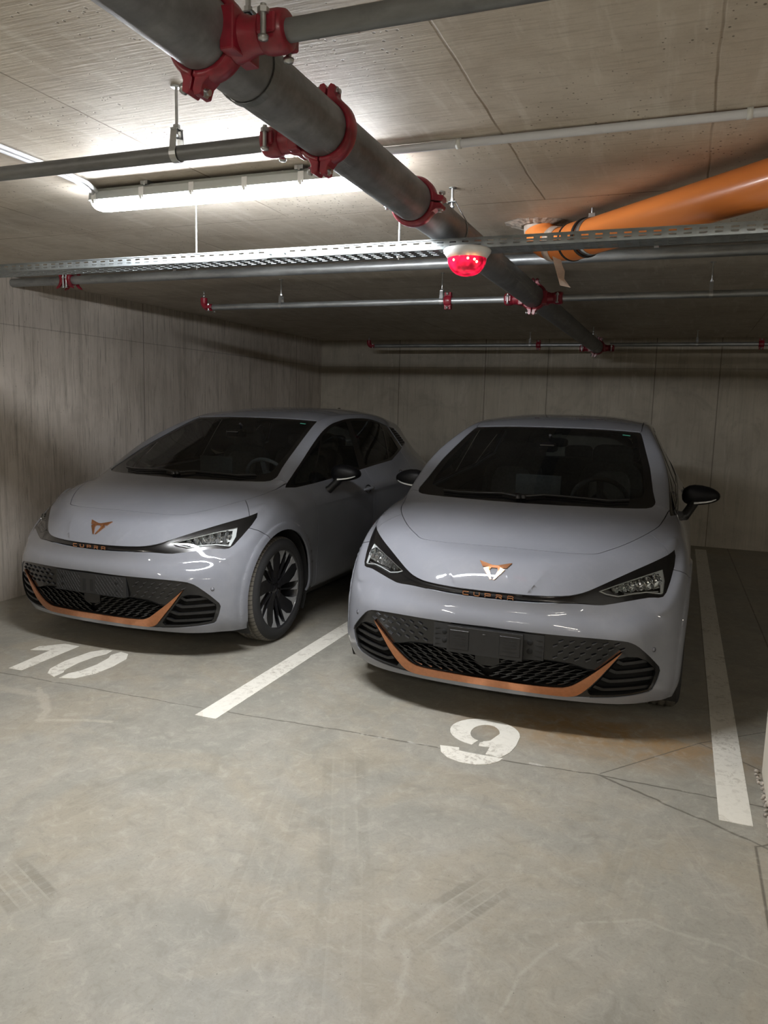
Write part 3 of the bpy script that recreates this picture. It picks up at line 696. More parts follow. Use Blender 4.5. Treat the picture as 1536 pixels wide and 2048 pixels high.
# ---- orange drain pipe through the ceiling
def drain():
    t = empty('drain_pipe', (-.72,3.835,CEIL), 'thick orange plastic drain pipe rising out of the ceiling at the right', 'drain pipe')
    o = Vector((-.72,3.835,CEIL)); r = .0775
    P1 = Vector((-.470,3.640,2.325)); P2 = Vector((.232,2.905,2.318)); dirn = (P2-P1).normalized()
    end = P1+dirn*1.75
    c = P1-o
    st = Vector((0,0,0))
    # stub and elbow: from straight down to along the run
    A = P1 - dirn*.02 - o
    pts = []
    p0 = Vector((0.012,-.008,-.035)); p1 = Vector((.02,-.015,-.120)); p2 = A - dirn*.10 + Vector((0,0,-.012)); p3 = A
    for k in range(13):
        s = k/12; pts.append(p0*(1-s)**3 + p1*3*s*(1-s)**2 + p2*3*s*s*(1-s) + p3*s**3)
    MB().tube(pts, r*.98, 28).build('elbow', M['orange'], t)
    MB().tube([(0,0,.02),(.004,0,-.03),(.010,-.006,-.06)], r*.93, 28).build('wrapped_stub', M['tape'], t)
    E = end-o; up = Vector((0,0,1)); fl = Vector((dirn.x,dirn.y,0)).normalized()
    MB().tube([A-dirn*.01, E] + [E + fl*(.13*math.sin(q*PI/12)) + up*(.13*(1-math.cos(q*PI/12))) for q in range(1,7)], r, 40).build('run', M['orange'], t)
    MB().cyl(A-dirn*.065, A+dirn*.030, r+.0065, 36).build('socket', M['orange'], t)
    b = MB()
    for s in (.032,-.070): b.lathe([(r+.002,-.006),(r+.0095,-.006),(r+.0095,.006),(r+.002,.006)], 36, frame(A+dirn*s, dirn), closed=True)
    b.build('seal_ring', M['rubber'], t)
    b = MB(); b.lathe([(r+.0005,-.015),(r+.0035,-.015),(r+.0035,.015),(r+.0005,.015)], 36, frame(A+dirn*.06, dirn), closed=True)
    q = A+dirn*.06; b.box((q.x-.014,q.y-.014,q.z+r),(q.x+.014,q.y+.014,q.z+r+.02)); b.build('clamp', M['zinc'], t)
    MB().cyl((q.x,q.y,q.z+r+.01),(q.x,q.y,0),.006,10).build('rod', M['zinc'], t)
    # torn strip of tape round the elbow with its end hanging down
    e = pts[6]; d6 = (pts[7]-pts[5]).normalized()
    b = MB(); b.lathe([(r+.0005,-.022),(r+.003,-.022),(r+.003,.022),(r+.0005,.022)], 30, frame(e, d6), closed=True); b.build('tape_wrap', M['tape'], t)
    path = [(e.x+.012,e.y-.05,e.z-.062),(e.x+.022,e.y-.055,e.z-.10),(e.x+.034,e.y-.055,e.z-.13),(e.x+.040,e.y-.06,e.z-.165),(e.x+.062,e.y-.06,e.z-.205)]
    wd = [.020,.019,.021,.015,.024]; b = MB(); v = []
    for (x,y,z), w_ in zip(path, wd): v += [(x-w_,y-.002,z+.004),(x+w_,y+.004,z-.006)]
    f = [(2*i,2*i+1,2*i+3,2*i+2) for i in range(len(path)-1)]
    b.add(v,f); ob = b.build('hanging_tape', M['tape'], t); md = ob.modifiers.new('s','SOLIDIFY'); md.thickness = .0012
drain()
b = MB(); n = 40; ri = []; ro = []
for k in range(n):
    a = 2*PI*k/n; ri.append((math.cos(a)*(.085+random.uniform(-.006,.006)), math.sin(a)*(.085+random.uniform(-.006,.006)), -.012-random.uniform(0,.008)))
    q = .135+.018*math.sin(2*a+.6)+random.uniform(-.010,.010); ro.append((math.cos(a)*q*1.05, math.sin(a)*q, -.001))
b.add(ri+ro, [(k,(k+1)%n,n+(k+1)%n,n+k) for k in range(n)]); rt = [(p[0],p[1],0) for p in ri]
b.add(ri+rt, [(k,n+k,n+(k+1)%n,(k+1)%n) for k in range(n)])
o = b.build('mortar_collar', M['mortar']); o.location = (-.72,3.835,CEIL); tag(o, 'rough pale mortar ring in the ceiling around the orange pipe', 'mortar patch')

# ---- red alarm beacon under the tray
def beacon():
    t = empty('alarm_beacon', (-.828,TY+.02,TZ0), 'glowing red dome beacon on white base hanging under the tray', 'alarm beacon')
    b = MB(); b.lathe([(0,0),(.088,0),(.093,-.006),(.090,-.016),(.076,-.036),(0,-.036)], 40); b.build('base', M['white_pl'], t)
    n = 10; prof = [(.075*math.cos(PI/2*k/n)**.85 if k < n else 0, -.036-.066*math.sin(PI/2*k/n)) for k in range(n+1)]
    m = bpy.data.materials.new('red_glowing_lens'); m.use_nodes = True; tr = m.node_tree; bs = tr.nodes['Principled BSDF']
    bs.inputs['Base Color'].default_value = (.60,.004,.03,1); bs.inputs['Roughness'].default_value = .12
    bs.inputs['Emission Color'].default_value = (1,.01,.06,1)
    tc = tr.nodes.new('ShaderNodeTexCoord'); wv = tr.nodes.new('ShaderNodeTexNoise'); wv.inputs['Scale'].default_value = 30
    rp = tr.nodes.new('ShaderNodeMapRange'); rp.inputs[1].default_value = .35; rp.inputs[2].default_value = .7; rp.inputs[3].default_value = .03; rp.inputs[4].default_value = .42
    tr.links.new(tc.outputs['Object'], wv.inputs[0]); tr.links.new(wv.outputs[0], rp.inputs[0]); tr.links.new(rp.outputs[0], bs.inputs['Emission Strength'])
    b = MB(); b.lathe(prof, 40); b.build('dome', m, t)
    led = emitter('bright_led', (1,.42,.12), 9)
    for a, zz in ((-118,-.050),(-72,-.047),(-52,-.050),(-44,-.058)):
        aa = math.radians(a); c = Vector((.0735*math.cos(aa), .0735*math.sin(aa), zz))
        b = MB(); b.lathe([(0,.003),(.0035,.002),(.0045,0)], 10, frame(c, (c.x,c.y,-.02))); b.build('led', led, t)
beacon()
# ------------------------------------------------------------------ car materials
def car_paint():
    t = NT('grey_car_paint'); n = t.noise(2.2, 4); d = t.noise(180, 2)
    c = t.mix(t.ramp(n, (.3, 0.0), (.7, 1.0)), (.196,.205,.233,1), (.208,.217,.246,1))
    dust = t.math('MULTIPLY', t.ramp(t.noise(7, 7, .7), (.52, 0.0), (.75, .16)), 1.0)
    c = t.mix(dust, c, (.33,.33,.34,1))
    return t.base(c, .65, 0.0, 1.0, t.ramp(n, (.3,.035), (.7,.055)), spec=.12)
M['body'] = car_paint()
M['gloss'] = plain('black_gloss_trim', (.0045,.0045,.005), .20, 0, .25, .03, wear=.3)
M['satin'] = plain('black_satin_plastic', (.0095,.0095,.010), .42, 0, .0, .2, wear=.25, scale=30)
M['stud'] = plain('dark_grey_grille_stud', (.045,.045,.048), .28, .2, .3, .1, wear=.2)  # grey lightened to imitate lamp glints on the raised studs
M['mirror'] = plain('black_mirror_cap', (.004,.004,.005), .45, 0, 0, .25, wear=.2); M['mirror'].node_tree.nodes['Principled BSDF'].inputs['Specular IOR Level'].default_value = .22
M['matt'] = plain('black_matt_plastic', (.011,.011,.011), .7, wear=.2)
M['pit'] = plain('unlit_black_cavity_plastic', (.004,.004,.004), .85)
M['copper'] = plain('brushed_copper_trim', (.52,.225,.112), .33, .92, .2, .1, wear=.10, scale=50)
M['copper_b'] = plain('copper_badge', (.70,.33,.17), .26, .95, .1, .1, wear=.08, scale=50)
M['chrome'] = plain('lamp_reflector_chrome', (.78,.79,.80), .16, 1.0, wear=.08, scale=60)
M['drl'] = plain('milky_light_guide', (.72,.74,.74), .22, .25, .5, .05, wear=.03)
M['alloy'] = plain('machined_alloy', (.46,.47,.48), .42, .45, .2, .1, wear=.08, scale=40)
M['rim'] = plain('black_wheel_lacquer', (.016,.016,.018), .33, .1, .5, .1, wear=.2)
M['glass_w'] = glass('windscreen_glass', (.78,.85,.83), .80, 0, 1.5, .030)
M['glass_s'] = glass('side_window_glass', (.66,.72,.72), .80, 0, 1.5, .02)
M['glass_d'] = glass('privacy_glass', (.16,.18,.19), .85, 0, 1.5, .02)
M['lens'] = glass('headlamp_cover', (.93,.95,.95), 1, 0, 1.5)
M['seat'] = plain('dark_grey_seat_cloth', (.095,.095,.100), .85, wear=.2, scale=60)
M['seat_l'] = plain('light_grey_seat_cloth', (.20,.20,.20), .85, wear=.15, scale=60)
M['dash'] = plain('soft_black_dashboard', (.022,.022,.024), .6, wear=.2)
M['tail'] = plain('red_tail_lamp', (.28,.02,.015), .2, 0, .8, .04)
M['brake'] = plain('cast_iron_brake', (.13,.12,.115), .5, .7, wear=.3, scale=40)
M['sticker'] = plain('green_windscreen_sticker', (.10,.45,.33), .4)
def tyre_mat():
    t = NT('tyre_rubber'); x, y, z = t.xyz()
    ang = t.math('ARCTAN2', z, y); rad = t.math('SQRT', t.math('ADD', t.math('MULTIPLY', y, y), t.math('MULTIPLY', z, z)))
    tread = t.math('GREATER_THAN', rad, .333)
    sl = t.math('ABSOLUTE', t.math('SINE', t.math('ADD', t.math('MULTIPLY', ang, 36.0), t.math('MULTIPLY', x, 14))))
    cut = t.math('MULTIPLY', t.math('LESS_THAN', sl, .17), tread)
    n = t.noise(30, 4)
    c = t.mix(tread, (.030,.030,.031,1), t.mix(t.ramp(n, (.3,0.0),(.7,1.0)), (.12,.112,.095,1), (.17,.155,.13,1)))
    c = t.mix(cut, c, (.006,.006,.006,1))
    t.bump(t.math('SUBTRACT', 1.0, cut), .6, .006)
    return t.base(c, .75, spec=.3)
M['tyre'] = tyre_mat()

# ------------------------------------------------------------------ body skin
# control sections of the half body: 13 points per station from the centre of the top down to the sill
T_ = 6
SEC = [
 [(0,.082,.686),(.20,.092,.690),(.40,.155,.703),(.56,.285,.742),(.68,.42,.790),(.765,.55,.833),(.818,.66,.868),
  (.792,.40,.672),(.808,.365,.61),(.822,.345,.53),(.824,.325,.40),(.812,.322,.262),(.778,.345,.174)],
 [(0,.185,.812),(.20,.20,.814),(.39,.27,.820),(.54,.39,.838),(.66,.52,.868),(.755,.66,.898),(.825,.77,.905),
  (.862,.62,.80),(.880,.54,.69),(.888,.50,.56),(.888,.485,.40),(.877,.470,.262),(.850,.465,.174)],
 [(0,.37,.863),(.21,.385,.866),(.41,.44,.874),(.57,.545,.893),(.69,.68,.921),(.772,.80,.937),(.832,.88,.930),
  (.880,.86,.86),(.902,.84,.77),(.906,.83,.60),(.900,.83,.42),(.888,.83,.262),(.862,.83,.176)],
 [(0,.62,.945),(.23,.635,.948),(.45,.69,.954),(.62,.79,.962),(.72,.90,.972),(.788,1.0,.975),(.838,1.06,.955),
  (.882,1.10,.89),(.905,1.14,.80),(.905,1.15,.62),(.892,1.15,.42),(.878,1.15,.27),(.81,1.15,.185)],
 [(0,.90,1.020),(.25,.915,1.024),(.48,.965,1.030),(.665,1.03,1.034),(.765,1.09,1.026),(.805,1.16,1.000),(.836,1.20,.965),
  (.884,1.25,.90),(.906,1.32,.81),(.900,1.36,.62),(.884,1.38,.42),(.872,1.38,.28),(.80,1.38,.19)],
 [(0,1.25,1.190),(.22,1.26,1.190),(.43,1.30,1.186),(.652,1.35,1.185),(.752,1.42,1.195),(.790,1.46,1.09),(.834,1.50,.985),
  (.885,1.55,.91),(.908,1.60,.825),(.900,1.65,.62),(.884,1.70,.42),(.872,1.70,.28),(.80,1.70,.19)],
 [(0,1.60,1.330),(.20,1.61,1.328),(.40,1.635,1.322),(.605,1.67,1.318),(.700,1.74,1.325),(.765,1.80,1.16),(.834,1.84,.998),
  (.886,1.90,.92),(.908,1.95,.835),(.900,2.0,.62),(.884,2.0,.42),(.872,2.0,.28),(.80,2.0,.19)],
 [(0,1.95,1.446),(.19,1.955,1.445),(.37,1.965,1.441),(.565,1.985,1.432),(.650,2.06,1.408),(.738,2.12,1.22),(.833,2.16,1.018),
  (.886,2.20,.93),(.907,2.25,.845),(.899,2.3,.62),(.883,2.3,.42),(.872,2.3,.28),(.80,2.3,.19)],
 [(0,2.35,1.512),(.20,2.35,1.510),(.37,2.35,1.502),(.555,2.36,1.480),(.628,2.42,1.438),(.728,2.46,1.25),(.830,2.50,1.040),
  (.885,2.55,.945),(.906,2.6,.855),(.899,2.6,.62),(.883,2.6,.42),(.872,2.6,.28),(.80,2.6,.19)],
 [(0,2.90,1.530),(.20,2.90,1.528),(.37,2.90,1.518),(.545,2.90,1.490),(.622,2.92,1.438),(.718,2.94,1.26),(.815,2.97,1.075),
  (.880,3.0,.965),(.906,3.05,.865),(.903,3.1,.62),(.890,3.1,.42),(.876,3.1,.28),(.80,3.1,.19)],
 [(0,3.40,1.502),(.20,3.40,1.500),(.36,3.40,1.488),(.525,3.38,1.455),(.605,3.36,1.395),(.690,3.36,1.27),(.775,3.36,1.135),
  (.862,3.45,.99),(.904,3.55,.87),(.912,3.61,.62),(.905,3.61,.42),(.890,3.61,.28),(.81,3.61,.19)],
 [(0,3.80,1.452),(.20,3.80,1.450),(.35,3.79,1.436),(.505,3.76,1.395),(.585,3.72,1.320),(.665,3.70,1.22),(.745,3.70,1.10),
  (.835,3.80,.98),(.890,3.92,.86),(.900,3.98,.62),(.893,4.0,.42),(.875,4.0,.29),(.80,4.0,.20)],
 [(0,4.02,1.400),(.20,4.01,1.396),(.34,3.99,1.380),(.48,3.95,1.335),(.56,3.92,1.26),(.63,3.94,1.17),(.705,3.98,1.07),
  (.790,4.08,.96),(.835,4.14,.84),(.845,4.16,.62),(.835,4.16,.42),(.81,4.15,.30),(.72,4.12,.22)],
]
# inner points of the nose: rows below the hood lip, columns from the centre outwards (columns 0..5)
FRONT = [
 [(0,.070,.660),(.20,.078,.658),(.40,.128,.652),(.55,.208,.648),(.66,.285,.655),(.735,.345,.664)],
 [(0,.070,.600),(.20,.076,.600),(.40,.112,.598),(.55,.174,.596),(.66,.240,.598),(.745,.305,.604)],
 [(0,.052,.528),(.20,.058,.528),(.40,.084,.525),(.55,.126,.520),(.66,.180,.520),(.755,.268,.524)],
 [(0,.075,.400),(.20,.080,.400),(.40,.100,.398),(.55,.138,.396),(.67,.192,.396),(.765,.262,.398)],
 [(0,.085,.280),(.20,.090,.280),(.40,.112,.278),(.55,.150,.275),(.66,.200,.272),(.745,.260,.270)],
 [(0,.128,.178),(.20,.134,.178),(.38,.156,.177),(.54,.192,.175),(.655,.242,.174),(.735,.302,.174)],
]
REAR = [
 [(0,4.20,1.16),(.18,4.19,1.16),(.32,4.17,1.15),(.45,4.15,1.13),(.54,4.12,1.08),(.64,4.10,1.02)],
 [(0,4.25,.97),(.20,4.25,.97),(.38,4.24,.965),(.53,4.22,.955),(.65,4.20,.935),(.75,4.17,.90)],
 [(0,4.26,.84),(.22,4.26,.84),(.42,4.25,.84),(.58,4.24,.835),(.70,4.22,.83),(.79,4.18,.82)],
 [(0,4.31,.62),(.24,4.31,.62),(.44,4.30,.62),(.60,4.28,.62),(.71,4.25,.62),(.79,4.21,.62)],
 [(0,4.31,.42),(.24,4.31,.42),(.44,4.30,.42),(.60,4.28,.42),(.70,4.25,.42),(.78,4.21,.42)],
 [(0,4.24,.24),(.22,4.24,.24),(.40,4.23,.24),(.55,4.21,.25),(.64,4.19,.26),(.72,4.17,.28)],
]
def body_surface(level=3):
    """smooth closed-front body skin whose surface passes through the control points"""
    pts=[];faces=[];idx={}
    def key(kind,*k): return (kind,)+k
    def get(k,p,s):
        kk=(k,1 if abs(p[0])<1e-6 else s)
        if kk not in idx:
            idx[kk]=len(pts); pts.append(Vector((p[0]*s,p[1],p[2])))
        return idx[kk]
    n=12-T_
    def cap(grid,sec,tag,s):
        def g(a,b):
            if b==0: return get(('s',sec,a),SEC[sec][a],s)
            if a==T_: return get(('s',sec,T_+b),SEC[sec][T_+b],s)
            return get((tag,a,b),grid[b-1][a],s)
        out=[]
        for a in range(T_):
            for b in range(n): out.append([g(a,b),g(a,b+1),g(a+1,b+1),g(a+1,b)])
        return out
    for s in (1,-1):
        fs=[]
        for i in range(len(SEC)-1):
            for j in range(12):
                q=[get(('s',ii,jj),SEC[ii][jj],s) for ii,jj in ((i,j),(i,j+1),(i+1,j+1),(i+1,j))]
                fs.append(q)
        fs+=[f for f in cap(FRONT,0,'f',s)]
        fs+=[f[::-1] for f in cap(REAR,len(SEC)-1,'r',s)]
        if s<0: fs=[f[::-1] for f in fs]
        faces+=fs
    me=bpy.data.meshes.new('cage'); ob=bpy.data.objects.new('cage',me); bpy.context.scene.collection.objects.link(ob)
    md=ob.modifiers.new('s','SUBSURF'); md.levels=1; md.render_levels=1
    target=[p.copy() for p in pts]; cur=[p.copy() for p in pts]
    def ev():
        dg=bpy.context.evaluated_depsgraph_get(); dg.update()
        return ob.evaluated_get(dg)
    me.from_pydata(cur,[],faces)
    for it in range(6):
        for v,c in zip(me.vertices,cur): v.co=c
        me.update(); e=ev(); vs=e.data.vertices
        for k in range(len(cur)): cur[k]=cur[k]+(target[k]-vs[k].co)*.9
    for v,c in zip(me.vertices,cur): v.co=c
    me.update()
    md.levels=level; e=ev(); m=e.data
    V=[v.co.copy() for v in m.vertices]; F=[list(p.vertices) for p in m.polygons]
    bpy.data.objects.remove(ob); bpy.data.meshes.remove(me)
    return V,F


class Skin:
    """half of the body skin as an editable sheet that can be cut along drawn lines"""
    def __init__(s):
        V, F = body_surface(3)
        s.bvh = BVHTree.FromPolygons(V, F)
        bm = bmesh.new(); vs = [bm.verts.new(v) for v in V]
        for f in F: bm.faces.new([vs[i] for i in f])
        bm.normal_update()
        bmesh.ops.recalc_face_normals(bm, faces=bm.faces)
        bm.faces.ensure_lookup_table()
        test = max(bm.faces, key=lambda f: f.calc_center_median().z)
        if test.normal.z < 0: bmesh.ops.reverse_faces(bm, faces=bm.faces)
        kill = [f for f in bm.faces if f.calc_center_median().x < 0]
        bmesh.ops.delete(bm, geom=kill, context='FACES')
        for v in bm.verts:
            if abs(v.co.x) < 1e-4: v.co.x = 0
        s.bm = bm
    def hit(s, x, z, y0=-1, d=(0,1,0)):
        h = s.bvh.ray_cast(Vector((x, y0, z)), Vector(d)); return h[0], h[1]
    def side(s, y, z):
        h = s.bvh.ray_cast(Vector((2, y, z)), Vector((-1,0,0))); return h[0], h[1]
    def top(s, x, y):
        h = s.bvh.ray_cast(Vector((x, y, 3)), Vector((0,0,-1))); return h[0], h[1]
    def cut(s, pts, view, flt, closed=False):
        """split the faces along a polyline; view says which plane it is drawn in"""
        ax = {'front': (0,2,1), 'side': (1,2,0), 'top': (0,1,2)}[view]
        def mk(a, b, c=0.0):
            v = [0,0,0]; v[ax[0]] = a; v[ax[1]] = b; v[ax[2]] = c; return Vector(v)
        cand = [f for f in s.bm.faces if flt(f.calc_center_median())]
        P = list(pts) + ([pts[0]] if closed else [])
        for (a0, b0), (a1, b1) in zip(P[:-1], P[1:]):
            d = Vector((a1-a0, b1-b0)); L = d.length
            if L < 1e-6: continue
            d /= L; n = Vector((-d.y, d.x)); sel = []
            for f in cand:
                lo = hi = None; tl = th = None
                for v in f.verts:
                    px, py = v.co[ax[0]]-a0, v.co[ax[1]]-b0
                    q = px*n.x+py*n.y; t_ = px*d.x+py*d.y
                    lo = q if lo is None or q < lo else lo; hi = q if hi is None or q > hi else hi
                    tl = t_ if tl is None or t_ < tl else tl; th = t_ if th is None or t_ > th else th
                if lo < -1e-5 and hi > 1e-5 and th > -1e-4 and tl < L+1e-4: sel.append(f)
            if not sel: continue
            ed = {e for f in sel for e in f.edges}; ve = {v for f in sel for v in f.verts}
            old = set(sel)
            r = bmesh.ops.bisect_plane(s.bm, geom=list(ed)+list(ve)+sel, dist=1e-5, plane_co=mk(a0,b0), plane_no=mk(n.x,n.y))
            new = [g for g in r['geom'] if isinstance(g, bmesh.types.BMFace) and g.is_valid]
            cand = [f for f in cand if f.is_valid]; have = set(cand)
            cand += [f for f in new if f not in have]
    def seam(s, pts, view, flt, w=.0042):
        """a shut line: cut both edges of a narrow strip and remember it"""
        n = len(pts); nr = []
        for i in range(n):
            a = Vector(pts[max(0,i-1)]); b = Vector(pts[min(n-1,i+1)]); d = (b-a).normalized(); nr.append(Vector((-d.y, d.x)))
        for sg in (1,-1):
            s.cut([(Vector(p)+q*sg*w/2)[:] for p, q in zip(pts, nr)], view, flt)
        s.seams.append((pts, view, flt, w))
    seams = []
def inside(p, poly):
    x, y = p; c = False; n = len(poly); j = n-1
    for i in range(n):
        xi, yi = poly[i]; xj, yj = poly[j]
        if (yi > y) != (yj > y) and x < (xj-xi)*(y-yi)/(yj-yi)+xi: c = not c
        j = i
    return c
def d_poly(p, pts):
    best = 9
    for (ax, ay), (bx, by) in zip(pts[:-1], pts[1:]):
        dx, dy = bx-ax, by-ay; L = dx*dx+dy*dy
        t = max(0, min(1, ((p[0]-ax)*dx+(p[1]-ay)*dy)/L)) if L else 0
        q = math.hypot(p[0]-ax-dx*t, p[1]-ay-dy*t)
        if q < best: best = q
    return best
def smooth_line(pts, k=4):
    """Catmull-Rom through the points"""
    P = [Vector(p) for p in pts]; out = []
    for i in range(len(P)-1):
        p0 = P[max(0,i-1)]; p1 = P[i]; p2 = P[i+1]; p3 = P[min(len(P)-1,i+2)]
        for j in range(k):
            t = j/k; out.append(tuple(.5*((2*p1)+(p2-p0)*t+(2*p0-5*p1+4*p2-p3)*t*t+(-p0+3*p1-3*p2+p3)*t**3)))
    out.append(tuple(P[-1])); return out
def arc_pts(cy, cz, r, a0, a1, n): return [(cy+r*math.cos(math.radians(a0+(a1-a0)*k/n)), cz+r*math.sin(math.radians(a0+(a1-a0)*k/n))) for k in range(n+1)]

AX_F, AX_R, WR = .830, 3.600, .348
# outlines, right half
SLOT_TOP = smooth_line([(0,.6870),(.10,.6875),(.20,.689),(.33,.693),(.392,.701),(.446,.716),(.533,.752),(.634,.793),(.722,.826),(.785,.850),(.814,.868)], 2)
SLOT_BOT = smooth_line([(0,.6510),(.20,.654),(.33,.660),(.40,.661),(.45,.658),(.515,.654),(.62,.667),(.71,.678),(.755,.6755)], 2) + [(.776,.678),(.790,.695),(.805,.740),(.819,.800),(.8215,.840)]
BLACK = SLOT_TOP + SLOT_BOT[::-1]
LENS = [(.486,.712),(.600,.748),(.700,.775),(.765,.790),(.779,.740),(.777,.688),(.764,.685),(.700,.695),(.640,.690),(.575,.681),(.520,.694)]
GRILLE = smooth_line([(0,.521),(.16,.518),(.40,.516),(.52,.512),(.615,.504),(.655,.493),(.690,.470),(.745,.413),(.783,.366)], 2) + \
         smooth_line([(.789,.345),(.780,.300),(.765,.262),(.748,.238),(.68,.224),(.57,.211),(.47,.203),(.40,.202),(.327,.201),(0,.205)], 2)
COP_IN = smooth_line([(.617,.450),(.526,.366),(.432,.290),(.385,.262),(.327,.251),(.16,.249),(0,.250)], 2)
COP_OUT = smooth_line([(.617,.450),(.533,.333),(.450,.236),(.405,.209),(.34,.2035),(.16,.2065),(0,.208)], 2)
COPPER = COP_IN + COP_OUT[::-1]
MESH = [(0,.382),(.27,.382),(.345,.380),(.40,.376),(.468,.356),(.505,.352),(.425,.290),(.380,.264),(.327,.254),(0,.253)]
INTAKE = [(.600,.408),(.640,.420),(.690,.418),(.725,.400),(.765,.358),(.768,.335),(.752,.275),(.738,.252),(.67,.238),(.57,.226),(.488,.222),(.475,.240),(.535,.318)]
WS = [(0,.905),(.20,.910),(.354,.927),(.492,.952),(.600,.985),(.655,1.010),(.683,1.035),(.697,1.070),(.700,1.100)]
WS_SIDE = [(.700,1.100),(.680,1.200),(.649,1.440),(.594,1.765),(.566,1.935),(.558,1.965),(.545,1.975)]
WS_TOP = [(.545,1.975),(.40,1.962),(.20,1.950),(0,1.945)]
WSO = WS + WS_SIDE[1:] + WS_TOP[1:]
WSI = [(0,1.010),(.35,1.030),(.50,1.055),(.58,1.085),(.625,1.125),(.632,1.170),(.612,1.420),(.560,1.740),(.535,1.900),(.515,1.925),(.40,1.915),(.20,1.905),(0,1.900)]
HOOD = smooth_line([(0,.350),(.13,.346),(.294,.350),(.400,.370),(.458,.396),(.500,.445),(.560,.520),(.620,.610),(.681,.722),(.728,.840),(.750,.960),(.768,1.060),(.775,1.088)], 3)
DLO_T = smooth_line([(1.088,1.012),(1.279,1.122),(1.520,1.245),(1.774,1.341),(1.990,1.398),(2.167,1.424),(2.445,1.447),(2.880,1.441),(3.286,1.372)], 3)
DLO = DLO_T + [(3.380,1.175),(3.268,1.149),(3.067,1.104),(2.956,1.078),(2.542,1.058),(2.249,1.040),(1.800,1.012),(1.408,.994),(1.150,.985),(1.060,.990)]
PANE_Q = [(1.150,1.010),(1.385,1.014),(1.700,1.292),(1.520,1.222),(1.279,1.100)]
PANE_F = [(1.430,1.016),(1.800,1.030),(2.225,1.060),(2.330,1.424),(2.167,1.405),(1.990,1.378),(1.774,1.320),(1.735,1.298)]
PANE_R = [(2.345,1.066),(2.542,1.076),(2.900,1.094),(3.085,1.350),(3.060,1.400),(2.880,1.420),(2.500,1.428),(2.435,1.424)]
PANE_C = [(2.935,1.098),(3.067,1.122),(3.250,1.168),(3.200,1.330),(3.120,1.345)]
PATT = [(3.298,1.366),(3.398,1.182),(3.600,1.205),(3.500,1.345)]
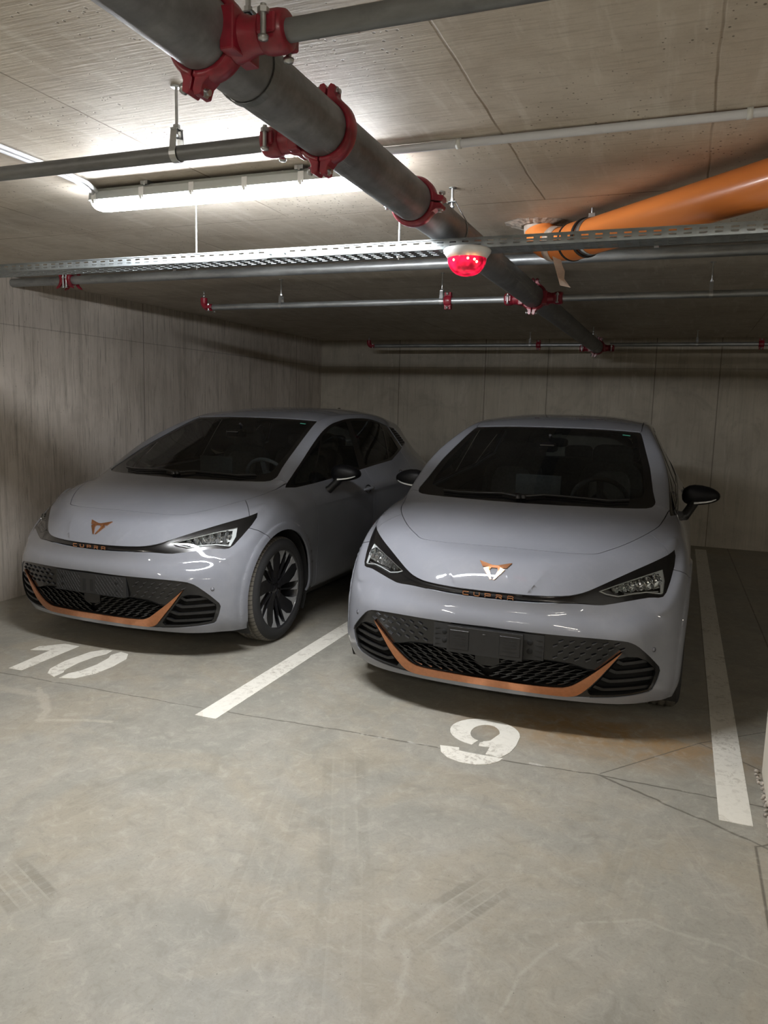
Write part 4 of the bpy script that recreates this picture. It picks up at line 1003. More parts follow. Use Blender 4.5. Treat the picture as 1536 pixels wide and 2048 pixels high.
def build_skin():
    s = Skin(); bm = s.bm
    nose = lambda c: c.y < .80 and .55 < c.z < .95
    low = lambda c: c.y < .52 and c.z < .60 and c.x < .83
    up = lambda c: c.z > 1.0 and .8 < c.y < 2.1
    sd = lambda c: c.x > .5 and c.z > .9 and .95 < c.y < 3.7
    s.cut(SLOT_TOP, 'front', nose); s.cut(SLOT_BOT+[SLOT_TOP[-1]], 'front', nose)
    s.cut(LENS, 'front', nose, True)
    s.cut(GRILLE, 'front', low); s.cut(COP_IN, 'front', low); s.cut(COP_OUT, 'front', low)
    s.cut(MESH, 'front', low); s.cut(INTAKE, 'front', low, True)
    s.cut(WSO, 'top', up); s.cut(WSI, 'top', up)
    s.cut(DLO, 'side', sd, True)
    for p in (PANE_Q, PANE_F, PANE_R, PANE_C, PATT): s.cut(p, 'side', sd, True)
    wl = lambda c: c.x > .62 and c.z < .90
    for cy in (AX_F, AX_R):
        rg = lambda c, cy=cy: wl(c) and abs(c.y-cy) < .56
        s.cut(arc_pts(cy, .345, .398, -40, 220, 44), 'side', rg)
        s.cut(arc_pts(cy, .345, .446, -30, 210, 44), 'side', rg)
    # crease lines
    VC = [(.172,.690),(.190,.715),(.225,.765),(.262,.810),(.300,.845)]
    s.cut(VC, 'front', lambda c: c.y < .4 and .67 < c.z < .87)
    CR = [(.72,.905),(.90,.925),(1.10,.898),(1.314,.856),(1.763,.858),(2.332,.866),(2.938,.890),(3.60,.930),(4.0,.950)]
    CR = [(1.20,.846),(1.50,.850),(1.763,.856),(2.332,.866),(2.938,.884),(3.40,.905)]
    s.cut(CR, 'side', lambda c: c.x > .7 and .75 < c.z < 1 and 1 < c.y < 3.6)
    # shut lines
    S = []
    s.seams = []
    s.seam(HOOD, 'top', lambda c: c.z > .80 and c.y < 1.12)
    s.seam([(.681,.722),(.735,.665),(.790,.600),(.830,.560)], 'top', lambda c: c.z > .80 and c.y < .80 and c.x > .66)
    s.seam([(.515,.806),(.556,.784),(.600,.757),(.650,.722),(.675,.690)], 'side', lambda c: c.x > .77 and c.y < .72 and c.z > .68)
    s.seam([(1.300,1.000),(1.298,.985),(1.290,.920),(1.296,.870),(1.312,.806),(1.345,.600),(1.345,.240)], 'side', lambda c: c.x > .7 and 1.2 < c.y < 1.42 and c.z < 1.01)
    s.seam([(2.305,1.055),(2.335,.960),(2.347,.900),(2.352,.700),(2.352,.240)], 'side', lambda c: c.x > .7 and 2.2 < c.y < 2.45 and c.z < 1.07)
    s.seam([(3.265,1.150),(3.330,1.050),(3.300,.900),(3.190,.750),(3.130,.600),(3.090,.400),(3.085,.240)], 'side', lambda c: c.x > .7 and 3 < c.y < 3.45 and c.z < 1.2)
    s.cut([(1.10,.250),(3.30,.250)], 'side', lambda c: c.x > .5 and 1.0 < c.y < 3.4 and c.z < .35)
    s.seam([(.684,1.045),(.735,1.080),(.790,1.100)], 'top', lambda c: c.z > .95 and c.x > .64 and 1.0 < c.y < 1.15)
    s.seam([(.548,1.945),(.566,1.985),(.560,2.4),(.552,2.9),(.535,3.4),(.515,3.80),(.0,3.90)], 'top', lambda c: c.z > 1.3 and 1.9 < c.y < 4.0)
    s.seam([(3.775,1.440),(3.80,1.400),(3.83,1.25),(3.98,1.05),(4.10,.96),(4.13,.90)], 'side', lambda c: c.x > .42 and c.y > 3.6 and c.z > .88)
    # displacement: nose creases, arch lips, door crease, side scoop
    for v in bm.verts:
        x, y, z = v.co
        if y < .40 and z > .67:
            lim = None
            for (a0,b0),(a1,b1) in zip(VC[:-1], VC[1:]):
                if b0-1e-6 <= z <= b1+1e-6: lim = a0+(a1-a0)*(z-b0)/(b1-b0); break
            if lim is not None and abs(x) <= lim+1e-4:
                f = 1-(z-.69)/.155; e = min(1, max(0, (x)/max(lim,.01)))
                k = .006*max(0,min(1,f))*(e**3)*min(1, max(0,(z-.688)/.035))
                v.co.y -= k; v.co.z += k*.5
        for cy in (AX_F, AX_R):
            d = math.hypot(y-cy, z-.345)
            if x > .62 and d < .447: v.co.x += .008*min(1, max(0, (.447-d)/.004))
        if x > .85 and 1.2 < y < 3.4 and z < .87:
            zc = .846+.030*(y-1.2)/2.2
            if z < zc-1e-4: v.co.x -= .007*min(1,(zc-z)/.012)*max(0, 1-(zc-z)/.35) * min(1, max(0,(y-1.25)/.22)) * min(1, (3.4-y)/.3)
    bm.normal_update()
    for v in bm.verts:
        if abs(v.co.x) < 1e-4: v.co.x = 0
    s.nrm = {}
    for v in bm.verts:
        n = v.normal.copy()
        if v.co.x == 0: n.x = 0; n.normalize()
        s.nrm[v] = n
    # regions
    reg = {}
    bm.faces.index_update()
    for f in bm.faces:
        c = f.calc_center_median(); k = None
        fr = (c.x, c.z); tp = (c.x, c.y); sp = (c.y, c.z)
        if nose(c) and inside(fr, BLACK): k = 'lens' if inside(fr, LENS) else 'black'
        elif low(c) and inside(fr, GRILLE):
            if inside(fr, COPPER): k = 'copper'
            elif inside(fr, MESH): k = 'mesh'
            elif inside(fr, INTAKE): k = 'intake'
            else: k = 'bezel'
        elif up(c) and inside(tp, [(-.01,.905)]+WSO+[(-.01,1.945)]): k = 'screen' if inside(tp, [(-.01,1.010)]+WSI+[(-.01,1.900)]) else 'screen_edge'
        elif sd(c) and inside(sp, PATT): k = 'pattern'
        elif sd(c) and inside(sp, DLO):
            k = 'trim'
            for nm, p in (('pane_q',PANE_Q),('pane_f',PANE_F),('pane_r',PANE_R),('pane_c',PANE_C)):
                if inside(sp, p): k = nm
        elif wl(c) and min(math.hypot(c.y-AX_F, c.z-.345), math.hypot(c.y-AX_R, c.z-.345)) < .398: k = 'void'
        elif c.x < .43 and c.y > 3.95 and 1.0 < c.z < 1.36 and c.y > 4.0: k = 'rear_screen'
        elif c.y > 4.08 and .84 < c.z < .93: k = 'tail'
        elif c.z < .250 and c.x > .5 and 1.10 < c.y < 3.30: k = 'sill'
        if k is None:
            for pts, view, flt, w_ in s.seams:
                if not flt(c): continue
                q = fr if view == 'front' else sp if view == 'side' else tp
                if d_poly(q, pts) < w_*.52: k = 'gap'; break
        reg[f] = k
    # the painted panels are the islands left between the seams
    seeds = {'bonnet': (.2,.7,.96), 'nose_panel': (.1,.25,.83), 'front_bumper': (.2,.07,.58), 'front_wing': (.86,1.0,.88),
             'front_door': (.9,1.8,.6), 'rear_door': (.9,2.8,.6), 'roof': (.2,2.6,1.52), 'rear_quarter': (.9,3.7,.95), 'tailgate': (.2,4.25,.95)}
    isl = {}; k = 0
    for f in bm.faces:
        if reg[f] is not None or f in isl: continue
        st = [f]; isl[f] = k
        while st:
            g = st.pop()
            for e in g.edges:
                for h in e.link_faces:
                    if h not in isl and reg[h] is None: isl[h] = k; st.append(h)
        k += 1
    cen = {}
    for f, i in isl.items(): cen.setdefault(i, []).append(f)
    used = {}
    for nm, p in seeds.items():
        P = Vector(p); b = min(isl, key=lambda f: (f.calc_center_median()-P).length_squared); used.setdefault(isl[b], []).append(nm)
    print('PANELS', {i: (used.get(i), len(fs)) for i, fs in cen.items()})
    for i, fs in cen.items():
        nm = used[i][0] if i in used else None
        if nm is None:
            c = sum((f.calc_center_median() for f in fs), Vector())/len(fs)
            nm = min(seeds, key=lambda q: (Vector(seeds[q])-c).length)
        for f in fs: reg[f] = nm
    s.reg = reg
    return s

def sheet(skin, names, name, mat, parent, side=0, off=0.0, shift=None, flange=0.0, flat=False):
    """turn skin regions into a part. side 0: both halves in one mesh, +1/-1: one side only"""
    if isinstance(names, str): names = (names,)
    fs = [f for f in skin.bm.faces if skin.reg[f] in names]
    if not fs: print('EMPTY', names); return None
    V = []; N = []; F = []
    for sg in ((1,-1) if side == 0 else (side,)):
        idx = {}
        def g(v):
            if v not in idx:
                n = skin.nrm[v]; p = v.co + n*off
                if shift is not None: p = p + shift(p)
                idx[v] = len(V); V.append(Vector((p.x*sg, p.y, p.z))); N.append(Vector((n.x*sg, n.y, n.z)))
            return idx[v]
        for f in fs:
            q = [g(v) for v in f.verts]; F.append(q if sg > 0 else q[::-1])
        if flange:
            fset = set(fs)
            for f in fs:
                for lp in f.loops:
                    e = lp.edge
                    if sum(1 for h in e.link_faces if h in fset) != 1: continue
                    if e.verts[0].co.x == 0 and e.verts[1].co.x == 0: continue
                    a, b = lp.vert, lp.link_loop_next.vert
                    if shift is None and isinstance(flange, float): dn = lambda v: v.co + skin.nrm[v]*(off-flange)
                    P = [V[g(a)], V[g(b)]]
                    dv = flange if isinstance(flange, Vector) else None
                    q = []
                    for v, p in ((b, P[1]), (a, P[0])):
                        w_ = dv if dv is not None else skin.nrm[v]*(-flange)
                        q.append(Vector((p.x+w_.x*sg, p.y+w_.y, p.z+w_.z)))
                    k = len(V); quad = [P[0].copy(), P[1].copy(), q[0], q[1]]
                    nn = (quad[1]-quad[0]).cross(quad[2]-quad[1])
                    if nn.length < 1e-12: continue
                    nn.normalize()
                    if sg < 0: nn = -nn
                    nn = -nn
                    V.extend(quad); N.extend([nn]*4); F.append([k+3,k+2,k+1,k] if sg > 0 else [k,k+1,k+2,k+3])
    me = bpy.data.meshes.new(name); me.from_pydata([tuple(v) for v in V], [], F)
    if not flat:
        me.polygons.foreach_set('use_smooth', [True]*len(me.polygons))
        me.validate()
        if len(me.vertices) == len(V): me.normals_split_custom_set_from_vertices([tuple(n) for n in N])
    return link(name, me, mat, parent)

def patch_on(skin, poly, depth0, depth1, y0=-1):
    """a plate whose outline is drawn in front view and that follows the nose"""
    pass
def nose_y(skin, x, z):
    h, n = skin.hit(x, z); return (h.y if h else .3), n
def nose_bar(mb, skin, x0, z0, x1, z1, w, d0, d1, n=2, taper=1.0):
    """bar lying on the nose surface from (x0,z0) to (x1,z1), w wide, from depth d0 to d1 behind the skin (negative = proud)"""
    dx, dz = x1-x0, z1-z0; L = math.hypot(dx, dz); px, pz = -dz/L*w/2, dx/L*w/2
    v = []
    for i in range(n+1):
        t = i/n; cx, cz = x0+dx*t, z0+dz*t; k = 1+(taper-1)*t
        for sx in (1,-1):
            X, Z = cx+px*sx*k, cz+pz*sx*k; y, _ = nose_y(skin, X, Z)
            v.append((X, y+d0, Z)); v.append((X, y+d1, Z))
    f = []
    for i in range(n):
        a = 4*i; b = a+4
        f += [(a,b,b+2,a+2),(a+1,a+3,b+3,b+1),(a,a+1,b+1,b),(a+2,b+2,b+3,a+3)]
    f += [(0,2,3,1),(4*n,4*n+1,4*n+3,4*n+2)]
    if dx < 0 or (dx == 0 and dz < 0): f = [q[::-1] for q in f]
    mb.add(v, f)
def nose_plate(mb, skin, poly, d0, d1, res=.03):
    """outline in front view, thick between depths d0 and d1 behind the skin, follows the nose"""
    n = len(poly)
    a = sum(poly[i][0]*poly[(i+1)%n][1]-poly[(i+1)%n][0]*poly[i][1] for i in range(n))
    P = list(poly) if a > 0 else list(poly)[::-1]
    v = []
    for x, z in P: y, _ = nose_y(skin, x, z); v.append((x, y+d0, z))
    for x, z in P: y, _ = nose_y(skin, x, z); v.append((x, y+d1, z))
    f = [tuple(range(n)), tuple(range(2*n-1, n-1, -1))] + [(i, n+i, n+(i+1)%n, (i+1)%n) for i in range(n)]
    mb.add(v, f)

# ------------------------------------------------------------------ wheel
def make_wheel(parent, x, y, sg, ang, steer=0):
    """alloy wheel, face looking along +x (sg mirrors)"""
    F = Matrix(((0,0,sg,0),(0,-sg,0,0),(1,0,0,0),(0,0,0,1)))   # local z -> car x
    F = Matrix.Identity(4)
    ex = Vector((0,0,1)).cross(Vector((sg,0,0)))
    for i, c in enumerate((Vector((0,0,1)).cross(Vector((sg,0,0))), Vector((0,0,1)), Vector((sg,0,0)))):
        pass
    X = Vector((0, sg, 0)); Y = Vector((0,0,1)); Z = Vector((sg,0,0))
    for i in range(3): F[i][0] = X[i]; F[i][1] = Y[i]; F[i][2] = Z[i]
    b = MB()
    prof = [(.252,-.19),(.256,-.02),(.262,-.004),(.2655,.003),(.2635,.007),(.259,.006),(.255,-.004),(.247,-.020),(.242,-.06),(.242,-.19)]
    b.lathe(prof, 64, F, closed=True)
    # five broad blades
    def pol(r, a): a = math.radians(a); return (r*math.cos(a), r*math.sin(a))
    def zf(r): return -.034 + .028*min(1,(r/.255))**2 + (.0 if r > .06 else .004)
    def blade(outer, th, mb):
        """outline given as (radius, angle) pairs, split into rings so that it follows the dish"""
        left, right = outer; n = len(left); v = []
        for (r0,a0),(r1,a1) in zip(left, right):
            for t in (0,.33,.67,1):
                r = r0+(r1-r0)*t; a = a0+(a1-a0)*t; p = pol(r, a); v.append((p[0], p[1], zf(r)))
        m = len(v); v += [(p[0], p[1], p[2]-th) for p in v]
        f = []
        for i in range(n-1):
            for j in range(3):
                a_ = i*4+j; f.append((a_,a_+4,a_+5,a_+1)); f.append((m+a_,m+a_+1,m+a_+5,m+a_+4))
            f.append((i*4,m+i*4,m+i*4+4,i*4+4)); f.append((i*4+3,i*4+7,m+i*4+7,m+i*4+3))
        f.append((0,1,m+1,m)); f.append((1,2,m+2,m+1)); f.append((2,3,m+3,m+2))
        e = (n-1)*4; f += [(e+j+1,e+j,m+e+j,m+e+j+1) for j in range(3)]
        f = [q[::-1] for q in f]
        mb.add([F @ Vector(p) for p in v], f)
    acc = MB()
    for k in range(5):
        a = ang + 72*k
        blade(([(.040,a-28),(.080,a-22),(.125,a-20),(.175,a-20),(.220,a-21),(.256,a-22)],
               [(.040,a+28),(.080,a+15),(.125,a+12),(.175,a+16),(.220,a+21),(.256,a+24)]), .020, b)
        # slim second spoke in the opening
        blade(([(.070,a+28),(.120,a+33),(.180,a+35),(.256,a+36)],[(.070,a+36),(.120,a+37.5),(.180,a+38),(.256,a+40)]), .014, b)
        # machined tips
        def tri(pts, dz=.0016):
            v = []
            for r, aa in pts: p = pol(r, aa); v.append((p[0], p[1], zf(r)+dz))
            n = len(v); v += [(p[0], p[1], p[2]-.004) for p in v]
            f = [tuple(range(n)), tuple(range(2*n-1, n-1, -1))] + [(i, n+i, n+(i+1)%n, (i+1)%n) for i in range(n)]
            ar = sum(v[i][0]*v[(i+1)%n][1]-v[(i+1)%n][0]*v[i][1] for i in range(n))
            if ar < 0: f = [q[::-1] for q in f]
            acc.add([F @ Vector(p) for p in v], f)
        tri([(.165,a-20.3),(.256,a-22.3),(.256,a-4),(.222,a-12)])
        tri([(.140,a+13.0),(.222,a+13),(.256,a+8),(.256,a+24.3),(.215,a+20.2)])
        tri([(.185,a+34.5),(.256,a+35.5),(.256,a+47),(.238,a+41)])
    b.lathe([(0,-.034),(.026,-.035),(.031,-.038),(.056,-.044),(.062,-.056),(.062,-.09)], 36, F)
    wl = b.build('wheel', M['rim'], parent)
    wl.location = (x, y, .345); wl.rotation_euler = (0,0,steer)
    acc.build('machined_tips', M['alloy'], wl)
    t = MB(); R = WR-.003+.003
    tp = [(.257,.004),(.264,.008),(.276,.012),(.298,.013),(.318,.008),(.332,-.004),(.341,-.012),(.3455,-.024)]
    for g in (-.055,-.093,-.131): tp += [(.3475,g+.006),(.3405,g+.0045),(.3405,g-.0045),(.3475,g-.006)]
    tp += [(.3455,-.166),(.341,-.178),(.332,-.188),(.305,-.200),(.276,-.198),(.257,-.188)]
    t.lathe(tp, 72, F); t.build('tyre', M['tyre'], wl)
    d = MB(); d.lathe([(.05,-.085),(.170,-.085),(.172,-.088),(.172,-.108),(.05,-.108)], 40, F, closed=True); d.build('brake_disc', M['brake'], wl)
    c = MB()
    for k in range(5):
        p = pol(.044, ang+36+72*k); c.tube([F @ Vector((p[0],p[1],-.040)), F @ Vector((p[0],p[1],-.048))][::-1], .0075, 6, smooth=False)
    c.build('wheel_bolts', M['satin'], wl)
    return wl

# ------------------------------------------------------------------ the car
EM = [(-1,1),(-.15,.63),(0,.63),(0,.34),(-.17,.34),(-.28,.14),(-.055,-.98),(-.14,-.98),(-.66,.22),(-.36,.43),(-.74,.40)]
def make_car():
    s = build_skin()
    root = empty('car', (0,0,0), 'car', 'car')
    body = M['body']
    sheet(s, 'roof', 'roof', body, root, flange=.012)
    bonnet = sheet(s, 'bonnet', 'bonnet', body, root, flange=.012)
    nosep = sheet(s, 'nose_panel', 'nose_panel', body, root, flange=.010)
    bump = sheet(s, 'front_bumper', 'front_bumper', body, root, flange=.010)
    sheet(s, 'tailgate', 'tailgate', body, root, flange=.010)
    for sg in (1,-1):
        sheet(s, 'front_wing', 'front_wing', body, root, sg, flange=.014)
        fd = sheet(s, 'front_door', 'front_door', body, root, sg, flange=.014)
        rd = sheet(s, 'rear_door', 'rear_door', body, root, sg, flange=.014)
        sheet(s, 'rear_quarter', 'rear_quarter', body, root, sg, flange=.014)
        sheet(s, 'sill', 'sill_trim', M['satin'], root, sg, off=-.002)
        tr = sheet(s, 'trim', 'window_surround', M['gloss'], root, sg, off=-.003)
        sheet(s, 'pane_q', 'quarter_window', M['glass_s'], root, sg, off=-.005)
        sheet(s, 'pane_f', 'front_side_window', M['glass_s'], root, sg, off=-.005)
        sheet(s, 'pane_r', 'rear_side_window', M['glass_d'], root, sg, off=-.005)
        sheet(s, 'pane_c', 'rear_quarter_window', M['glass_d'], root, sg, off=-.005)
        pt = sheet(s, 'pattern', 'pillar_panel', M['satin'], root, sg, off=-.002)
        m = MB()
        for i in range(9):
            for j in range(11):
                yy = 3.305+.026*j+(.013 if i % 2 else 0); zz = 1.195+.021*i
                if not all(inside((yy+a_, zz+b_), PATT) for a_, b_ in ((-.008,-.007),(.008,-.007),(0,.008))): continue
                v = []
                for dy, dz in ((-.009,-.007),(.009,-.007),(0,.008)):
                    h, n = s.side(yy+dy, zz+dz)
                    if h is None: v = []; break
                    v.append(h+n*.0002)
                if v:
                    c = (v[0]+v[1]+v[2])/3; h, n = s.side(yy, zz); c = c+n*.005
                    m.add([Vector((p.x*sg,p.y,p.z)) for p in v+[c]], [(0,1,3),(1,2,3),(2,0,3)] if sg > 0 else [(1,0,3),(2,1,3),(0,2,3)])
        if m.v: m.build('studs', M['gloss'], pt)
        # door handles set into cups
        for door, yy, zz in ((fd, 2.215, .888), (rd, 3.030, .958)):
            h, n = s.side(yy, zz); F = frame((h.x*sg, h.y, h.z), (sg*n.x, n.y, n.z), (0,1,0))
            c = MB(); c.lathe([(.034,.0015),(.030,.0022),(.026,-.002),(0,-.004)], 28, F @ Matrix.Scale(1.75,4,(1,0,0))); c.build('handle_cup', M['gloss'], door)
            hd = MB(); n_ = 10
            for k in range(n_): pass
            hd.tube([F @ Vector((-.085,0,.004)), F @ Vector((-.060,.0,.014)), F @ Vector((-.02,.001,.019)), F @ Vector((.03,.001,.019)), F @ Vector((.068,0,.014)), F @ Vector((.090,0,.004))], [.008,.013,.0145,.0145,.013,.008], 12)
            hd.build('door_handle', body, door)
        # mirror
        mr = MB(); cx, cy, cz = .955, 1.655, 1.052; nu, nv = 20, 12; v = []
        for i in range(nv+1):
            ph = -PI/2+PI*i/nv
            for k in range(nu):
                th = 2*PI*k/nu; ce = lambda q, e: math.copysign(abs(q)**e, q)
                X = .112*ce(math.cos(th), .80)*ce(math.cos(ph), .8); Z = .066*ce(math.sin(th), .8)*ce(math.cos(ph), .8); Y = .062*ce(math.sin(ph), .9)
                t_ = (X+.108)/.216
                Zs = Z*(1.12-.42*t_**2) if Z > 0 else Z*(1.10-.50*t_)
                v.append((sg*(cx+X), cy+Y+.03*t_, cz+Zs-.0*t_))
        f = [(i*nu+k, i*nu+(k+1)%nu, (i+1)*nu+(k+1)%nu, (i+1)*nu+k) for i in range(nv) for k in range(nu)]
        if sg > 0: f = [q[::-1] for q in f]
        mr.add(v, f, True)
        mir = mr.build('wing_mirror', M['mirror'], root)
        st = MB(); st.tube([(sg*.835,1.545,.925),(sg*.868,1.560,.935),(sg*.895,1.60,.975),(sg*.915,1.635,1.010)], [.034,.030,.028,.030], 12); st.build('mirror_arm', M['satin'], mir)
        ind = MB(); v = []
        P = [(.915,.000),(.950,.004),(.985,.009),(1.015,.016),(1.040,.026),(1.056,.037)]
        for i, (px, dz) in enumerate(P):
            t_ = i/(len(P)-1); yy = 1.594+.030*t_+.045*t_**4
            for w_ in (-.0055*(1-.5*t_), .0055*(1-.5*t_)): v.append((sg*px, yy+.001, 1.012+dz+w_))
        f = [(2*i,2*i+2,2*i+3,2*i+1) for i in range(len(P)-1)]
        v2 = [(a, b_+.012, c_) for a, b_, c_ in v]; n0 = len(v)
        f2 = [(n0+q[3],n0+q[2],n0+q[1],n0+q[0]) for q in f]; f3 = []
        for i in range(len(P)-1): f3 += [(2*i+1,2*i+3,n0+2*i+3,n0+2*i+1),(2*i,n0+2*i,n0+2*i+2,2*i+2)]
        ff = f+f2+f3
        if sg < 0: ff = [q[::-1] for q in ff]
        ind.add(v+v2, ff); ind.build('indicator_strip', M['drl'], mir)
        mg = MB(); mg.lathe([(0,0),(.048,0),(.046,.002)], 24, Matrix.Translation((sg*.955,1.722,1.052)) @ Matrix.Rotation(-PI/2,4,'X') @ Matrix.Scale(1.7,4,(1,0,0))); mg.build('mirror_glass', M['chrome'], mir)
        # headlamp: cover, housing, chrome surround, reflectors
        hl = sheet(s, 'lens', 'headlamp', M['lens'], root, sg, off=-.001)
        into = Vector((-.020,.055,.0))
        sheet(s, 'lens', 'lamp_housing', M['satin'], hl, sg, shift=lambda p: into, flange=-into)
        dr = MB()
        lens_in = [(.492,.7100),(.600,.7440),(.700,.7710),(.762,.7860),(.775,.740),(.7735,.691),(.764,.6885),(.700,.6985),(.640,.694),(.575,.6855),(.524,.697)]
        def onl(x, z, d): y, n = nose_y(s, x, z); return Vector((x*sg, y+d, z))
        path = []
        for (x0,z0),(x1,z1) in zip(lens_in, lens_in[1:]+lens_in[:1]):
            for k in range(4): path.append(onl(x0+(x1-x0)*k/4, z0+(z1-z0)*k/4, .014))
        path.append(path[0]); dr.tube(path, [.0042 if i < 17 else .0034 for i in range(len(path))], 8, caps=False)
        g = MB(); q = [onl(x, z, .012) for x, z in ((.700,.7675),(.763,.7835),(.7750,.740),(.7735,.692),(.762,.690),(.757,.740),(.748,.772))]
        g.add(q + [p+Vector((0,.006,0)) for p in q], [tuple(range(7)) if sg < 0 else tuple(range(6,-1,-1))])
        g.build('light_guide_blade', M['drl'], hl)
        dr.build('light_guide', M['drl'], hl)
        rf = MB()
        for k in range(6):
            x = .560+.034*k; zt = .7300+.0090*k; zb = .694+.0012*k; zc = (zt+zb)/2; r = (zt-zb)/2
            y, n = nose_y(s, x, zc)
            A = frame((x*sg, y+.038, zc), (-.12*sg,-1,0.06), (1,0,0))
            rf.lathe([(0,-.016),(.005,-.016),(r*.55,-.012),(r*.85,-.004),(r*1.02,.006),(r*1.06,.008)], 8, A, smooth=False)
            rf.lathe([(0,-.008),(r*.22,-.010),(r*.3,-.016)], 8, A, smooth=False)
            rf.box((x*sg-.0008, y+.018, zb),(x*sg+.0008, y+.046, zt))
        rf.build('reflectors', M['chrome'], hl)
        lw = MB()
        for k in range(5):
            z = .7000-.0022*k; a = onl(.60, z-.003, .02+.004*k); b_ = onl(.752, z-.001, .02+.004*k)
            lw.tube([a, (a+b_)/2+Vector((0,-.002,0)), b_], .0009, 5)
        lw.build('lamp_ribs', M['alloy'], hl)
    # window glass across the front, rear
    sc = sheet(s, 'screen', 'windscreen', M['glass_w'], root, off=-.004)
    sheet(s, 'screen_edge', 'windscreen_border', M['gloss'], sc, off=-.004)
    sheet(s, 'rear_screen', 'rear_window', M['glass_d'], root, off=-.003)
    sheet(s, 'tail', 'tail_lamp', M['tail'], root, off=.001)
    sheet(s, 'gap', 'seal', M['pit'], root, off=-.009)
    # black slot between the lamps
    inw = Vector((0,.022,0))
    slot = sheet(s, 'black', 'front_slot', M['gloss'], root, shift=lambda p: Vector((0,.016 if p.x < .44 else .016*max(0,1-(p.x-.44)/.05)+.0015,0)))
    m = MB()   # lips of the slot
    for line, dz in ((SLOT_TOP, 0), (SLOT_BOT, 0)):
        for sg in (1,-1):
            pts = [(x, z) for x, z in line if x <= .80]
            for (x0,z0),(x1,z1) in zip(pts[:-1], pts[1:]):
                y0, _ = nose_y(s, x0, z0); y1, _ = nose_y(s, x1, z1)
                q = [(sg*x0,y0,z0),(sg*x1,y1,z1),(sg*x1,y1+.020,z1),(sg*x0,y0+.020,z0)]
                fl = (line is SLOT_TOP) == (sg > 0)
                m.add(q, [(0,1,2,3) if fl else (3,2,1,0)])
    m.build('slot_lip', M['gloss'], slot)
    # lettering in the slot
    m = MB(); w_ = .030; h_ = .0195; st = .0040
    def glyph(ch, x):
        y, _ = nose_y(s, x+w_/2, .671); yy = y+.003; z0 = .6580
        def bar(a, b, c, d): m.box((x+a, yy, z0+b), (x+c, yy+.004, z0+d))
        def dia(x0,z0_,x1,z1_):
            L = math.hypot(x1-x0,z1_-z0_); px, pz = -(z1_-z0_)/L*st/2, (x1-x0)/L*st/2
            m.prism([(x0+px,z0_+pz),(x1+px,z1_+pz),(x1-px,z1_-pz),(x0-px,z0_-pz)], -yy-.004, -yy, Matrix(((1,0,0,x),(0,0,-1,0),(0,1,0,z0),(0,0,0,1))))
        if ch == 'C': bar(0,h_-st,w_,h_); bar(0,0,st,h_); bar(0,0,w_,st)
        if ch == 'U': bar(0,0,st,h_); bar(0,0,w_,st); bar(w_-st,0,w_,h_)
        if ch == 'P': bar(0,0,st,h_*.78); bar(0,h_-st,w_,h_); bar(w_-st,h_*.4,w_,h_); bar(0,h_*.4-st/2,w_,h_*.4+st/2)
        if ch == 'R': bar(0,0,st,h_*.60); bar(0,h_-st,w_,h_); bar(w_-st,h_*.45,w_,h_); bar(0,h_*.45-st/2,w_,h_*.45+st/2); dia(w_*.45,h_*.42,w_-st*.3,0)
        if ch == 'A': bar(0,0,st,h_); bar(0,h_-st,w_,h_); bar(w_-st,0,w_,h_); bar(0,h_*.36-st/2,w_,h_*.36+st/2)
    for k, ch in enumerate('CUPRA'): glyph(ch, -.134+.0545*k)
    m.build('lettering', M['copper_b'], slot)
    # badge on the nose
    m = MB()
    for sg in (1,-1):
        P = [(sg*u*.080, .7735+.0365*v_) for u, v_ in EM]
        n = len(P); a = sum(P[i][0]*P[(i+1)%n][1]-P[(i+1)%n][0]*P[i][1] for i in range(n))
        if a < 0: P = P[::-1]
        fr, bk = [], []
        for x, z in P:
            h, nn = s.hit(x, z); fr.append(h+nn*.006); bk.append(h-nn*.001)
        if nn.y > 0: fr, bk = bk, fr
        m.add(fr+bk, [tuple(range(n)), tuple(range(2*n-1,n-1,-1))] + [(i,n+i,n+(i+1)%n,(i+1)%n) for i in range(n)])
    m.build('badge', M['copper_b'], nosep)
    # ---- lower grille
    bez = sheet(s, 'bezel', 'grille_bezel', M['gloss'], root, shift=lambda p: Vector((0,.006,0)), flange=Vector((0,-.006,0)))
    cop = sheet(s, 'copper', 'copper_blade', M['copper'], root, shift=lambda p: Vector((0,-.010,0)), flange=Vector((0,.020,0)))
    back = Vector((0,.070,0))
    msh = sheet(s, 'mesh', 'grille_opening', M['pit'], bez, shift=lambda p: back, flange=-back)
    m = MB(); fin = MB()
    MI = [(-x,z) for x,z in MESH[::-1] if x > 0]
    full = MESH + MI if False else None
    def in_mesh(x, z): return inside((abs(x), z), MESH + [(-.01,.253),(-.01,.382)])
    for sg in (1,-1):
        for r in range(6):
            z = .262+.0215*r
            for c_ in range(10):
                x = .012+.0545*c_+(.027 if r % 2 else 0)
                x1, z1 = x+.047, z+.021
                if in_mesh(x+.004, z+.002) and in_mesh(x1-.006, z1-.003):
                    nose_bar(fin, s, sg*x, z, sg*x1, z1, .0085, .006, .040, 2, .45)
                    if in_mesh(x1+.014, z1): nose_bar(fin, s, sg*x1, z1, sg*(x1+.030), z1+.0, .0022, .012, .030, 1)
                    nose_bar(fin, s, sg*(x-.010), z-.001, sg*x, z, .0022, .012, .030, 1)
    fin.build('grille_mesh', M['gloss'], bez)
    m = MB()
    for sg in (1,-1):
        for r, (z, x0, x1_) in enumerate(((.487,.335,.60),(.462,.310,.62),(.430,.335,.575),(.402,.310,.535))):
            x = x0
            while x < x1_:
                nose_bar(m, s, sg*x, z-.006, sg*(x+.021), z+.005, .0060, -.003, .007, 1, .4); x += .050
    m.build('studs', M['stud'], bez)
